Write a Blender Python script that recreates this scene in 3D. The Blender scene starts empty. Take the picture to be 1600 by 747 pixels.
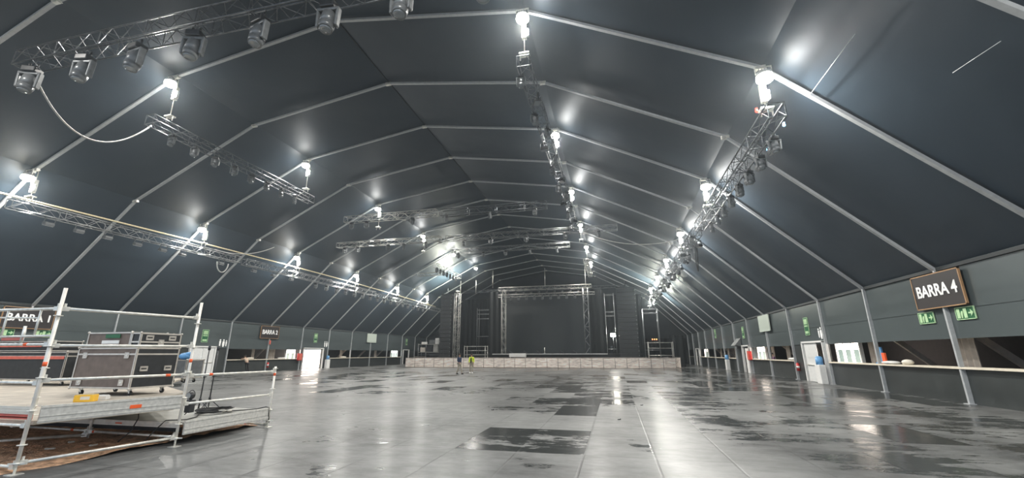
import bpy, bmesh, math, random
from mathutils import Vector, Matrix, Euler
from bpy import data as D
random.seed(7)
SC = bpy.context.scene
COL = SC.collection
PI = math.pi

# ------------------------------------------------------------------ camera, light, exposure
cam = D.cameras.new('camera'); camo = D.objects.new('camera', cam); COL.objects.link(camo)
cam.sensor_fit = 'HORIZONTAL'; cam.sensor_width = 36.0; cam.lens = 36.0*654.0/1600.0
cam.clip_start = .05; cam.clip_end = 600
PITCH, YAW, ROLL = .26697, .23435, -.0023
camo.matrix_world = Matrix.Translation((12.1345, 0, 1.7863)) @ (Matrix.Rotation(YAW, 4, 'Z') @ Matrix.Rotation(PI/2+PITCH, 4, 'X') @ Matrix.Rotation(ROLL, 4, 'Z'))
SC.camera = camo
SC.view_settings.view_transform = 'Standard'; SC.view_settings.look = 'None'
SC.view_settings.gamma = 1; SC.view_settings.use_curve_mapping = False
SC.view_settings.exposure = 0.0
W_ = D.worlds.new('world'); SC.world = W_; W_.use_nodes = True
bg = W_.node_tree.nodes['Background']; bg.inputs[0].default_value = (.72, .84, 1, 1); bg.inputs[1].default_value = 1.25
HAZE = .0012
LAMP_W = 800.0          # watts of every roof floodlight
UP_W = 130.0

# ------------------------------------------------------------------ materials
MATS = {}
def mat(name, col, rough=.5, metal=0, var=.12, scale=6, bump=0, bscale=40, emit=None, spec=.5, coat=0, mapping='Object', stretch=(1, 1, 1), rvar=0):
    if name in MATS: return MATS[name]
    m = D.materials.new(name); m.use_nodes = True; nt = m.node_tree; N = nt.nodes; L = nt.links
    p = N['Principled BSDF']
    p.inputs['Roughness'].default_value = rough; p.inputs['Metallic'].default_value = metal
    p.inputs['Specular IOR Level'].default_value = spec; p.inputs['Coat Weight'].default_value = coat
    tc = N.new('ShaderNodeTexCoord'); mp = N.new('ShaderNodeMapping'); mp.inputs['Scale'].default_value = stretch
    L.new(tc.outputs[mapping] if mapping != 'Position' else N.new('ShaderNodeNewGeometry').outputs['Position'], mp.inputs[0])
    nz = N.new('ShaderNodeTexNoise'); nz.inputs['Scale'].default_value = scale; nz.inputs['Detail'].default_value = 5
    L.new(mp.outputs[0], nz.inputs['Vector'])
    rp = N.new('ShaderNodeMapRange'); rp.inputs[3].default_value = 1-var; rp.inputs[4].default_value = 1+var
    rp.inputs[1].default_value = .3; rp.inputs[2].default_value = .7
    L.new(nz.outputs[0], rp.inputs[0])
    mx = N.new('ShaderNodeVectorMath'); mx.operation = 'SCALE'; mx.inputs[0].default_value = col[:3]
    L.new(rp.outputs[0], mx.inputs['Scale']); L.new(mx.outputs[0], p.inputs['Base Color'])
    if rvar:
        r2 = N.new('ShaderNodeMapRange'); r2.inputs[1].default_value = .3; r2.inputs[2].default_value = .7
        r2.inputs[3].default_value = rough-rvar; r2.inputs[4].default_value = rough+rvar
        L.new(nz.outputs[0], r2.inputs[0]); L.new(r2.outputs[0], p.inputs['Roughness'])
    if bump:
        n2 = N.new('ShaderNodeTexNoise'); n2.inputs['Scale'].default_value = bscale; n2.inputs['Detail'].default_value = 3
        L.new(mp.outputs[0], n2.inputs['Vector'])
        b = N.new('ShaderNodeBump'); b.inputs['Strength'].default_value = bump; b.inputs['Distance'].default_value = .05
        L.new(n2.outputs[0], b.inputs['Height']); L.new(b.outputs[0], p.inputs['Normal'])
    if emit:
        p.inputs['Emission Color'].default_value = (*emit[:3], 1); p.inputs['Emission Strength'].default_value = emit[3]
    MATS[name] = m; return m
mat('beam', (.46, .48, .49), .42, .2, var=.08)
mat('galv', (.78, .77, .71), .42, .55, var=.18, scale=9, rvar=.1)
mat('steel_white', (.88, .84, .76), .45, .2, var=.12)
mat('truss_dark', (.17, .18, .19), .33, .8, var=.3)
mat('truss_alu', (.30, .31, .31), .32, .85, var=.2)
mat('truss_bright', (.5, .5, .47), .38, .6, var=.15)
mat('black_plastic', (.028, .03, .032), .38, 0, var=.3)
mat('fixture_grey', (.17, .18, .185), .35, .2, var=.2)
mat('lens', (.25, .28, .3), .08, .3, var=.05, coat=1)
mat('glass_dark', (.02, .03, .03), .05, 0, coat=1)
mat('lamp_glow', (1, 1, 1), .5, emit=(1, .95, .82, 24))
mat('work_glow', (1, 1, 1), .5, emit=(1, .97, .86, 60))
mat('led_red', (1, .1, .1), .4, emit=(1, .05, .03, 5))
mat('led_blue', (.2, .5, 1), .4, emit=(.3, .7, 1, 4))
mat('led_orange', (1, .5, .2), .4, emit=(1, .35, .12, 5))
mat('case_brown', (.15, .115, .095), .55, 0, var=.18, scale=5, bump=.1, bscale=120)
mat('case_black', (.02, .022, .024), .5, 0, var=.3, bump=.1, bscale=120)
mat('case_alu', (.66, .62, .56), .36, .5, var=.12)
mat('rubber', (.02, .02, .02), .7)
mat('rust', (.16, .10, .07), .7, .3, var=.4, scale=14)
mat('deck_ply', (.46, .41, .34), .62, 0, var=.22, scale=2.2, bump=.1, bscale=60)
mat('deck_alu', (.62, .61, .57), .45, .25, var=.14, scale=3, stretch=(1, 6, 6))
mat('deck_grey', (.36, .36, .33), .6, 0, var=.15, scale=2)
mat('orange', (.9, .13, .03), .5, 0, var=.06)
mat('red', (.55, .03, .025), .4, 0, var=.12)
mat('red_faded', (.62, .13, .09), .45, 0, var=.15)
mat('yellow', (.9, .52, .04), .45, 0, var=.08)
mat('white_plastic', (.78, .78, .76), .4, 0, var=.05)
mat('cream', (.75, .7, .6), .5, 0, var=.06)
mat('blue_plastic', (.12, .33, .62), .4, 0, var=.15)
mat('cable', (.022, .022, .022), .55)
mat('cable_grey', (.5, .5, .48), .5)
mat('pipe_cream', (.75, .66, .42), .35, .1, var=.1)
mat('wall_lower', (.036, .042, .042), .36, 0, var=.12, scale=1.5, rvar=.06)
mat('wall_upper', (.085, .103, .106), .25, .1, var=.05, scale=.5, stretch=(1, .15, 1.5), rvar=.015)
mat('wall_rear', (.035, .04, .042), .7, 0, var=.15, scale=.7)
mat('outer_dark', (.022, .02, .02), .8, 0, var=.2)
mat('counter', (.72, .66, .54), .4, 0, var=.08)
mat('frame_white', (.8, .8, .78), .4, 0, var=.05)
mat('door_white', (.72, .73, .72), .35, 0, var=.05)
mat('curtain_pale', (.5, .44, .38), .8, 0, var=.12)
mat('jamb_grey', (.13, .14, .14), .5, 0)
mat('sign_black', (.035, .03, .03), .35, 0, var=.08)
mat('sign_edge', (.42, .25, .13), .4, .3)
mat('sign_white', (.85, .85, .83), .5, emit=(1, 1, 1, .12))
mat('sign_green', (.015, .12, .045), .4)
mat('sign_lime', (.45, .66, .38), .4)
mat('pale_sign', (.55, .62, .55), .3, 0, var=.05)
mat('drape', (.014, .016, .017), .8, 0, var=.25, scale=8, stretch=(6, 6, .2))
mat('screen', (.026, .032, .034), .45, 0, var=.06, scale=30)
mat('speaker', (.02, .022, .023), .6, 0, bump=.3, bscale=60)
mat('stage_black', (.02, .02, .02), .6)
mat('barrier', (.97, .88, .80), .45, .05, var=.32, scale=2.6, bump=.9, bscale=4, stretch=(.6, 1, 2.6), mapping='Position')
mat('barrier_frame', (.34, .30, .27), .4, .5, var=.15)
mat('ground', (.12, .11, .1), .9)
mat('skin', (.45, .27, .19), .55)
mat('hair', (.02, .015, .012), .7)
mat('hivis', (.72, .85, .05), .6, emit=(.6, .8, .05, .03))
mat('navy', (.015, .03, .075), .75)
mat('black_cloth', (.015, .015, .016), .8)
mat('khaki', (.36, .33, .27), .8)
mat('beige_cloth', (.55, .42, .32), .8)
mat('purple_cloth', (.12, .04, .12), .8)
mat('lit_panel', (.9, .9, .9), .5, emit=(1, .86, .76, 9))
mat('lit_panel_cool', (.9, .9, .9), .5, emit=(.92, 1, .97, 3))
mat('pane_green', (.35, .42, .38), .15, emit=(.75, .95, .85, .45))
mat('debris', (.6, .57, .5), .7)
mat('beige_box', (.55, .42, .2), .7)

def roof_material():
    m = D.materials.new('roof_membrane'); m.use_nodes = True; N = m.node_tree.nodes; L = m.node_tree.links
    p = N['Principled BSDF']; p.inputs['Base Color'].default_value = (.027, .042, .058, 1)
    p.inputs['Specular IOR Level'].default_value = .55
    tc = N.new('ShaderNodeTexCoord'); nz = N.new('ShaderNodeTexNoise'); nz.inputs['Scale'].default_value = .28; nz.inputs['Detail'].default_value = 3
    L.new(tc.outputs['Object'], nz.inputs['Vector'])
    r = N.new('ShaderNodeMapRange'); r.inputs[3].default_value = .42; r.inputs[4].default_value = .54; L.new(nz.outputs[0], r.inputs[0]); L.new(r.outputs[0], p.inputs['Roughness'])
    b = N.new('ShaderNodeBump'); b.inputs['Strength'].default_value = .25; b.inputs['Distance'].default_value = .35
    L.new(nz.outputs[0], b.inputs['Height']); L.new(b.outputs[0], p.inputs['Normal'])
    return m
MATS['roof'] = roof_material()

def floor_material():
    m = D.materials.new('wet_floor'); m.use_nodes = True; N = m.node_tree.nodes; L = m.node_tree.links
    p = N['Principled BSDF']
    tc = N.new('ShaderNodeTexCoord')
    at = N.new('ShaderNodeAttribute'); at.attribute_name = 'wet'
    def noise(scale, stretch, detail=6, rough=.6):
        mp = N.new('ShaderNodeMapping'); mp.inputs['Scale'].default_value = stretch; L.new(tc.outputs['Object'], mp.inputs[0])
        n = N.new('ShaderNodeTexNoise'); n.inputs['Scale'].default_value = scale; n.inputs['Detail'].default_value = detail; n.inputs['Roughness'].default_value = rough
        L.new(mp.outputs[0], n.inputs['Vector']); return n.outputs[0]
    def rng(s, a, b, c, d):
        r = N.new('ShaderNodeMapRange'); r.inputs[1].default_value = a; r.inputs[2].default_value = b; r.inputs[3].default_value = c; r.inputs[4].default_value = d
        L.new(s, r.inputs[0]); return r.outputs[0]
    def mth(op, a, b=None, c=None):
        n = N.new('ShaderNodeMath'); n.operation = op
        for i, v in enumerate((a, b, c)):
            if v is None: continue
            if isinstance(v, (int, float)): n.inputs[i].default_value = v
            else: L.new(v, n.inputs[i])
        return n.outputs[0]
    big = noise(.16, (1, .55, 1), 4)
    mid = noise(.55, (.8, 1.3, 1), 7, .65)
    fine = noise(3.5, (1, 1.4, 1), 6, .7)
    streak = noise(1.3, (.45, 1.9, 1), 7, .7)
    s = mth('ADD', mth('ADD', mth('MULTIPLY', mid, .45), mth('MULTIPLY', streak, .35)), mth('MULTIPLY', fine, .2))
    s = mth('ADD', s, mth('MULTIPLY', mth('SUBTRACT', big, .5), .35))
    s = mth('ADD', s, mth('MULTIPLY', at.outputs['Fac'], .16))
    wet = rng(s, .545, .595, 0, 1)           # bare dark board
    # seams of the boards (1.25 x 2.5 m)
    sp = N.new('ShaderNodeSeparateXYZ'); L.new(tc.outputs['Object'], sp.inputs[0])
    def seam(sock, off, per, w):
        f = mth('FRACT', mth('DIVIDE', mth('SUBTRACT', sock, off), per))
        d = mth('ABSOLUTE', mth('SUBTRACT', f, .5))
        return rng(d, .5-w/per, .5-w/per*.4, 0, 1)
    sx = seam(sp.outputs[0], 8.95, 1.25, .026); sy = seam(sp.outputs[1], 8.45, 2.5, .022)
    sm = mth('MAXIMUM', sx, sy)
    film = rng(mth('ADD', mth('MULTIPLY', noise(.35, (1, 1, 1), 5), .6), mth('MULTIPLY', noise(2.2, (.7, 1.6, 1), 8, .75), .4)), .38, .62, 0, 1)
    c1 = N.new('ShaderNodeMix'); c1.data_type = 'RGBA'; L.new(film, c1.inputs[0]); c1.inputs[6].default_value = (.06, .062, .062, 1); c1.inputs[7].default_value = (.205, .21, .205, 1)
    c2 = N.new('ShaderNodeMix'); c2.data_type = 'RGBA'; L.new(wet, c2.inputs[0]); L.new(c1.outputs[2], c2.inputs[6]); c2.inputs[7].default_value = (.028, .031, .030, 1)
    c3 = N.new('ShaderNodeMix'); c3.data_type = 'RGBA'; L.new(mth('MULTIPLY', mth('MULTIPLY', sm, rng(mid, .4, .6, .1, 1)), .65), c3.inputs[0]); L.new(c2.outputs[2], c3.inputs[6]); c3.inputs[7].default_value = (.03, .03, .03, 1)
    L.new(c3.outputs[2], p.inputs['Base Color'])
    ro = mth('ADD', rng(fine, .3, .7, .44, .54), mth('MULTIPLY', wet, -.32))
    L.new(ro, p.inputs['Roughness']); p.inputs['Specular IOR Level'].default_value = .38; p.inputs['Coat Weight'].default_value = .22; p.inputs['Coat Roughness'].default_value = .24
    b = N.new('ShaderNodeBump'); b.inputs['Strength'].default_value = .22; b.inputs['Distance'].default_value = .02
    h = mth('SUBTRACT', mth('ADD', mid, mth('MULTIPLY', fine, .4)), mth('MULTIPLY', sm, .6))
    L.new(h, b.inputs['Height']); L.new(b.outputs[0], p.inputs['Normal']); L.new(b.outputs[0], p.inputs['Coat Normal'])
    return m
MATS['floor'] = floor_material()

def dirt_material():
    m = mat('dirt', (.62, .38, .23), .95, 0, var=.55, scale=7, bump=1, bscale=22)
    return m
dirt_material()

# ------------------------------------------------------------------ mesh helpers
class MB:
    def __init__(s): s.bm = bmesh.new()
    def box(s, c, size, rot=None, bevel=0):
        m = Matrix.Translation(Vector(c))
        if rot is not None: m = m @ (rot.to_4x4() if isinstance(rot, Matrix) else Euler(rot).to_matrix().to_4x4())
        r = bmesh.ops.create_cube(s.bm, size=1, matrix=m @ Matrix.Diagonal((*size, 1)))
        if bevel:
            es = list({e for v in r['verts'] for e in v.link_edges})
            bmesh.ops.bevel(s.bm, geom=es, offset=bevel, segments=2, affect='EDGES', profile=.5)
        return s
    def bb(s, x0, x1, y0, y1, z0, z1, bevel=0):
        return s.box(((x0+x1)/2, (y0+y1)/2, (z0+z1)/2), (abs(x1-x0), abs(y1-y0), abs(z1-z0)), None, bevel)
    def cyl(s, a, b, r, r2=None, n=10, caps=True):
        a = Vector(a); b = Vector(b); d = b-a; ln = d.length
        if ln < 1e-6: return s
        q = Vector((0, 0, 1)).rotation_difference(d.normalized())
        r_ = bmesh.ops.create_cone(s.bm, cap_ends=caps, segments=n, radius1=r, radius2=r if r2 is None else r2, depth=ln,
                              matrix=Matrix.Translation((a+b)/2) @ q.to_matrix().to_4x4())
        if n > 5:
            for f in {f for v in r_['verts'] for f in v.link_faces}:
                if len(f.verts) == 4: f.smooth = True
        return s
    def beam(s, a, b, w, h, up=(0, 0, 1)):
        a = Vector(a); b = Vector(b); z = (b-a).normalized(); up = Vector(up)
        x = up.cross(z).normalized(); y = z.cross(x)
        R = Matrix((x, y, z)).transposed()
        return s.box((a+b)/2, (w, h, (b-a).length), R)
    def tube(s, pts, r, n=6):
        pts = [Vector(p) for p in pts]; rings = []
        ref = Vector((0, 0, 1))
        for i, p in enumerate(pts):
            t = (pts[min(i+1, len(pts)-1)]-pts[max(i-1, 0)]).normalized()
            u = t.cross(ref)
            if u.length < .05: u = t.cross(Vector((1, 0, 0)))
            u.normalize(); v = t.cross(u)
            rings.append([s.bm.verts.new(p+(u*math.cos(2*PI*k/n)+v*math.sin(2*PI*k/n))*r) for k in range(n)])
        for i in range(len(rings)-1):
            for k in range(n):
                f = s.bm.faces.new((rings[i][k], rings[i][(k+1) % n], rings[i+1][(k+1) % n], rings[i+1][k])); f.smooth = True
        s.bm.faces.new(rings[0][::-1]); s.bm.faces.new(rings[-1]); return s
    def sph(s, c, r, sc=(1, 1, 1), n=12, rot=None):
        m = Matrix.Translation(Vector(c))
        if rot is not None: m = m @ Euler(rot).to_matrix().to_4x4()
        r_ = bmesh.ops.create_uvsphere(s.bm, u_segments=n, v_segments=max(6, n//2+2), radius=r, matrix=m @ Matrix.Diagonal((*sc, 1)))
        for f in {f for v in r_['verts'] for f in v.link_faces}: f.smooth = True
        return s
    def poly(s, pts, z0, z1):
        lo = [s.bm.verts.new((x, y, z0)) for x, y in pts]; hi = [s.bm.verts.new((x, y, z1)) for x, y in pts]
        s.bm.faces.new(lo[::-1]); s.bm.faces.new(hi); n = len(pts)
        for i in range(n): s.bm.faces.new((lo[i], lo[(i+1) % n], hi[(i+1) % n], hi[i]))
        return s
    def prism(s, pts, o, u, v, d):   # outline (a,b) in plane o + a*u + b*v, extruded by d
        o = Vector(o); u = Vector(u); v = Vector(v); d = Vector(d)
        A = [s.bm.verts.new(o+u*a+v*b) for a, b in pts]; B = [s.bm.verts.new(o+u*a+v*b+d) for a, b in pts]
        s.bm.faces.new(A); s.bm.faces.new(B[::-1]); n = len(pts)
        for i in range(n): s.bm.faces.new((A[i], B[i], B[(i+1) % n], A[(i+1) % n]))
        return s
    def build(s, name, m, parent=None):
        bmesh.ops.recalc_face_normals(s.bm, faces=s.bm.faces[:])
        me = D.meshes.new(name); s.bm.to_mesh(me); s.bm.free()
        me.materials.append(MATS[m] if isinstance(m, str) else m)
        o = D.objects.new(name, me); COL.objects.link(o)
        if parent is not None: o.parent = parent
        return o
def tag(o, label=None, cat=None, group=None, kind=None):
    if label: o['label'] = label
    if cat: o['category'] = cat
    if group: o['group'] = group
    if kind: o['kind'] = kind
    return o
def empty(name, loc=(0, 0, 0), rz=0, label=None, cat=None, group=None):
    o = D.objects.new(name, None); COL.objects.link(o); o.location = loc; o.rotation_euler = (0, 0, rz)
    o.empty_display_size = .1
    return tag(o, label, cat, group)
def kids(o): return [c for c in D.objects if c.parent == o]
def copy_tree(o, parent=None):
    c = o.copy(); COL.objects.link(c)
    if parent is not None: c.parent = parent
    for ch in list(o.children): copy_tree(ch, c)
    return c
ORD = ['nearest', 'second', 'third', 'fourth', 'fifth', 'sixth', 'seventh', 'eighth', 'ninth', 'tenth', 'eleventh', 'twelfth', 'thirteenth',
       'fourteenth', 'fifteenth', 'sixteenth', 'seventeenth', 'eighteenth', 'nineteenth', 'twentieth', 'twenty-first', 'twenty-second', 'twenty-third',
       'twenty-fourth', 'twenty-fifth', 'twenty-sixth', 'twenty-seventh', 'twenty-eighth']
FST = ['first']+ORD[1:]
SIDE = {0: 'far left', 1: 'upper left', 2: 'upper right', 3: 'far right'}
def text_mesh(name, txt, size, m, parent, M, bold=.012, depth=.006, width=None):
    c = D.curves.new(name, 'FONT'); c.body = txt; c.size = size; c.extrude = depth; c.offset = bold; c.align_x = 'CENTER'; c.align_y = 'CENTER'
    t = D.objects.new('tmp', c); COL.objects.link(t); bpy.context.view_layer.update()
    me = D.meshes.new_from_object(t.evaluated_get(bpy.context.evaluated_depsgraph_get()))
    D.objects.remove(t)
    if width:
        xs = [v.co.x for v in me.vertices]; k = width/(max(xs)-min(xs)); mid = (max(xs)+min(xs))/2
        for v in me.vertices: v.co.x = (v.co.x-mid)*k
    me.transform(M); me.materials.clear(); me.materials.append(MATS[m])
    o = D.objects.new(name, me); COL.objects.link(o); o.parent = parent; return o

# ------------------------------------------------------------------ the tent: size and profile
W = 24.33; Y1 = 14.27
def AY(n): return Y1+(n-1)*5
PROF = [(-W, 4.82), (-17.69, 11.45), (-9.25, 15.79), (0, 17.28), (9.25, 15.79), (17.69, 11.45), (W, 4.82)]
NA = list(range(-2, 15))
YA, YB = AY(-2), AY(14)+2.0

# floor, with a wetness value for each board
def build_floor():
    bm = bmesh.new()
    X0 = 8.95-1.25*31; Xn = 8.95+1.25*17; Y0 = 8.45-2.5*8; nx = int(round((Xn-X0)/1.25)); ny = 42
    vs = [[bm.verts.new((X0+1.25*i, Y0+2.5*j, 0)) for j in range(ny+1)] for i in range(nx+1)]
    vals = []
    forced = {(31, 8): 1.0, (32, 8): .85, (32, 10): .9, (32, 11): .8, (31, 11): .7, (31, 10): .35, (30, 11): .4, (32, 13): .6, (31, 13): .6, (33, 11): .35, (31, 15): .6, (30, 14): .5, (29, 13): .3, (32, 15): .5,
              (30, 8): -.4, (33, 8): .1, (30, 9): -.5, (31, 9): -.2, (32, 9): .05, (33, 9): 0, (34, 8): -.2}
    for i in range(nx):
        for j in range(ny):
            f = bm.faces.new((vs[i][j], vs[i+1][j], vs[i+1][j+1], vs[i][j+1]))
            r = random.random(); v = (r-.5)*.5
            if r > .9: v = .8
            if j > 11: v += .16
            if i > 34: v += .38
            if 29 < i < 34 and 9 < j < 18: v += .22
            if i < 30 and j < 12: v = min(v, 0)-.1
            if 32 < i < 37 and j < 12: v -= .15
            if (i, j) in forced: v = forced[(i, j)]
            vals.append(v)
    me = D.meshes.new('floor'); bm.to_mesh(me); bm.free()
    a = me.attributes.new('wet', 'FLOAT', 'FACE')
    for k, v in enumerate(vals): a.data[k].value = v
    me.materials.append(MATS['floor']); o = D.objects.new('floor', me); COL.objects.link(o); tag(o, kind='structure')
build_floor()
tag(MB().bb(-120, 120, -120, 180, -.4, -.06).build('ground', 'ground'), kind='structure')

def build_ceiling():
    mb = MB(); bm = mb.bm; off = .17
    P = []
    n = len(PROF)
    for i, (x, z) in enumerate(PROF):          # outward offset
        if i == 0: P.append((x-off*.9, z+.02)); continue
        if i == n-1: P.append((x+off*.9, z+.02)); continue
        P.append((x+off*x/22.0, z+off*.8))
    K = 6; rows = []
    ys = []
    allY = [AY(k) for k in NA]+[YB]
    for a, b in zip(allY[:-1], allY[1:]):
        for k in range(K): ys.append((a+(b-a)*k/K, math.sin(PI*k/K)))
    ys.append((YB, 0))
    for y, s in ys:
        row = []
        for i in range(len(P)-1):
            (x0, z0), (x1, z1) = P[i], P[i+1]
            nx, nz = -(z1-z0), (x1-x0); l = math.hypot(nx, nz); nx /= l; nz /= l
            for k in range(4):
                t = k/4; sg = .055*s*math.sin(PI*t)**.5 if k else 0
                row.append(bm.verts.new((x0+(x1-x0)*t+nx*sg, y, z0+(z1-z0)*t+nz*sg)))
        row.append(bm.verts.new((P[-1][0], y, P[-1][1]))); rows.append(row)
    for r0, r1 in zip(rows[:-1], rows[1:]):
        for k in range(len(r0)-1):
            f = bm.faces.new((r0[k], r0[k+1], r1[k+1], r1[k])); f.smooth = True
    for e in bm.edges:
        if abs(e.verts[0].co.y-e.verts[1].co.y) > .1:
            # keep the fold at every roof bend crisp
            x = e.verts[0].co.x
            if any(abs(x-p[0]) < .02 for p in P): e.smooth = False
    o = mb.build('ceiling', 'roof'); tag(o, kind='structure')
    # dark seams along the folds
    mb = MB()
    x, z = P[3]; mb.cyl((x, YA, z-.02), (x, YB, z-.02), .022, n=6)
    tag(mb.build('trim_1', 'black_plastic'), kind='structure')
    mb = MB()
    for sx in (-1, 1): mb.beam((sx*(W+.02), YA, 4.86), (sx*(W+.02), YB, 4.86), .12, .12)
    tag(mb.build('trim_2', 'wall_rear'), kind='structure')
build_ceiling()

# rear gable
mb = MB(); mb.prism([(x*1.02, z+.3) for x, z in PROF]+[(W*1.02, 0), (-W*1.02, 0)], (0, YB, 0), (1, 0, 0), (0, 0, 1), (0, .15, 0))
tag(mb.build('wall_rear', 'wall_rear'), kind='structure')

# side walls : kinds of bays.  bar = open above a counter, door = doorway, solid
def side_wall(sx, name, bays):
    lo = MB(); up = MB(); x0, x1 = sx*(W+.06), sx*(W+.16)
    # upper band, with a lap joint
    up.bb(x0, x1, YA, YB, 2.28, 3.35); up.bb(x0-sx*.02, x1, YA, YB, 3.33, 4.95)
    for kind, a, b in bays:
        if kind == 'bar': lo.bb(x0, x1, a, b, 0, 1.20)
        elif kind == 'solid': lo.bb(x0, x1, a, b, 0, 2.32)
    tag(up.build('wall_'+name+'_upper', 'wall_upper'), kind='structure'); tag(lo.build('wall_'+name, 'wall_lower'), kind='structure')
    # space behind the bars
    o = MB(); o.bb(sx*(W+.17), sx*(W+4.2), YA, YB, 3.0, 3.1); tag(o.build('ceiling_outer_'+name, 'outer_dark'), kind='structure')
    o = MB(); o.bb(sx*(W+.17), sx*(W+4.2), YA-.1, YA, 0, 3.1); o.bb(sx*(W+.17), sx*(W+4.2), YB, YB+.1, 0, 3.1); tag(o.build('wall_outer_end_'+name, 'outer_dark'), kind='structure')
    o = MB(); o.bb(sx*(W+4.2), sx*(W+4.3), YA, YB, 0, 3.2)
    tag(o.build('wall_outer_'+name, 'outer_dark'), kind='structure')
L_BAYS = [('bar', YA, 29.27), ('solid', 29.27, 30.45), ('door', 30.45, 32.95), ('solid', 32.95, 34.27), ('bar', 34.27, 44.27), ('solid', 44.27, 44.75), ('door', 44.75, 48.35),
          ('solid', 48.35, 49.27), ('bar', 49.27, 69.27), ('solid', 69.27, 69.9), ('door', 69.9, 72), ('solid', 72, 74.27), ('bar', 74.27, 79.27), ('solid', 79.27, YB)]
R_BAYS = [('bar', YA, 29.27), ('solid', 29.27, 29.65), ('door', 29.65, 32.6), ('solid', 32.6, 34.27), ('bar', 34.27, 44.27), ('door', 44.6, 46.85), ('solid', 44.27, 44.6), ('solid', 46.85, 49.27),
          ('bar', 49.27, 69.27), ('solid', 69.27, 70), ('door', 70, 72.4), ('solid', 72.4, 74.27), ('bar', 74.27, 79.27), ('solid', 79.27, YB)]
side_wall(-1, 'left', L_BAYS); side_wall(1, 'right', R_BAYS)
# counters
for sx, sn, bays in ((-1, 'left', L_BAYS), (1, 'right', R_BAYS)):
    k = 0
    for kind, a, b in bays:
        if kind != 'bar': continue
        mb = MB(); mb.bb(sx*(W-.10), sx*(W+.55), a+.06, b-.06, 1.2, 1.27, .008)
        o = mb.build('bar_counter', 'counter'); k += 1
        where = {-.73: 'closest to the entrance', 34.27: 'past the first doorway', 49.27: 'long one past the second doorway', 74.27: 'short one beside the stage'}[round(a, 2)]
        tag(o, f'pale bar counter top on the {sn} wall, {where}', 'counter', 'bar counters along the side walls')
# doors
dn = [0]
def door_frame(sx, a, b, h=2.46, lintel_to=None):
    dn[0] += 1; root = empty(f'door_{dn[0]}', (sx*W, (a+b)/2, 0)); tag(root, kind='structure')
    mb = MB(); x = 0; hw = (b-a)/2
    for s in (-1, 1): mb.bb(-.1, .1, s*hw-.05, s*hw+.05, 0, h)
    mb.bb(-.1, .1, -hw-.05, hw+.05, h-.06, h+.04); mb.build('door_frame', 'frame_white', root)
    return root
def leaf(root, sx, yc, w, xoff=.02, ang=0, m='door_white', bar=True, h=2.36):
    p = MB(); p.box((0, 0, h/2+.02), (.05, w, h)); p.box((-sx*.03, 0, h*.78), (.02, w*.86, h*.30)); p.box((-sx*.03, 0, h*.27), (.02, w*.86, h*.42))
    o = p.build('door_leaf', m, root); o.location = (sx*xoff, yc, 0); o.rotation_euler = (0, 0, ang)
    if bar:
        p = MB(); p.cyl((-sx*.09, -w*.42, 1.05), (-sx*.09, w*.42, 1.05), .025); p.box((-sx*.06, -w*.40, 1.05), (.08, .06, .1)); p.box((-sx*.06, w*.40, 1.05), (.08, .06, .1))
        p.build('door_handle', 'galv', o)
    return o
r = door_frame(-1, 30.45, 32.95); leaf(r, -1, -.6, 1.15); leaf(r, -1, .6, 1.15)
r = door_frame(-1, 44.75, 48.35); leaf(r, -1, -1.25, 1.0, .55, .6)
r = door_frame(-1, 69.9, 72)
r = door_frame(1, 29.65, 32.6); leaf(r, 1, .45, 1.7); 
r = door_frame(1, 44.6, 46.85); leaf(r, 1, .2, .8, .6, .9)
r = door_frame(1, 70, 72.4); leaf(r, 1, .1, .9, .5, -.7)
# glowing panels: booth windows behind the bars, bright outside beyond the doorways
wn = [0]
def lit_window(sx, a, b, z0, z1, xoff=2.2, m='lit_panel', bars=1):
    wn[0] += 1; root = empty(f'window_{wn[0]}', (sx*(W+xoff), (a+b)/2, z0)); tag(root, kind='structure')
    hw = (b-a)/2; h = z1-z0
    p = MB(); p.bb(-.02, .02, -hw, hw, 0, h); p.build('pane', m, root)
    p = MB()
    for s in (-1, 1): p.bb(-.08, .08, s*hw-.05, s*hw+.05, -.05, h+.05)
    p.bb(-.08, .08, -hw, hw, -.05, .03); p.bb(-.08, .08, -hw, hw, h-.03, h+.05)
    for i in range(bars): y = -hw+(i+1)*2*hw/(bars+1); p.bb(-.06, .06, y-.03, y+.03, 0, h)
    p.build('window_frame', 'frame_white', root)
    if z0 > .3:
        for i in range(bars+1):
            y = -hw+(i+.5)*2*hw/(bars+1); q = hw/(bars+1)*.62
            MB().box((-sx*.03, y, h*.40), (.02, q*2, h*.62)).build('glass', 'pane_green', root)
    return root
lit_window(1, 27.55, 30.2, .9, 2.4, .9, 'lit_panel', 2)
lit_window(1, 42.0, 44.2, .9, 2.35, .6, 'lit_panel', 1)
lit_window(1, 66.3, 68.8, .9, 2.4, .6, 'lit_panel', 1)
lit_window(-1, 42.6, 44.1, .9, 2.3, .6, 'lit_panel', 1)
lit_window(-1, 47.2, 50.9, .05, 2.5, 2.3, 'lit_panel', 2)  # no booth window: glowing panel standing in for the brightness beyond the doorway
lit_window(-1, 66.6, 68.9, .9, 2.4, .6, 'lit_panel_cool', 2)
lit_window(-1, 32.6, 35.6, .4, 2.3, 3.2, 'lit_panel_cool', 2)
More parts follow.
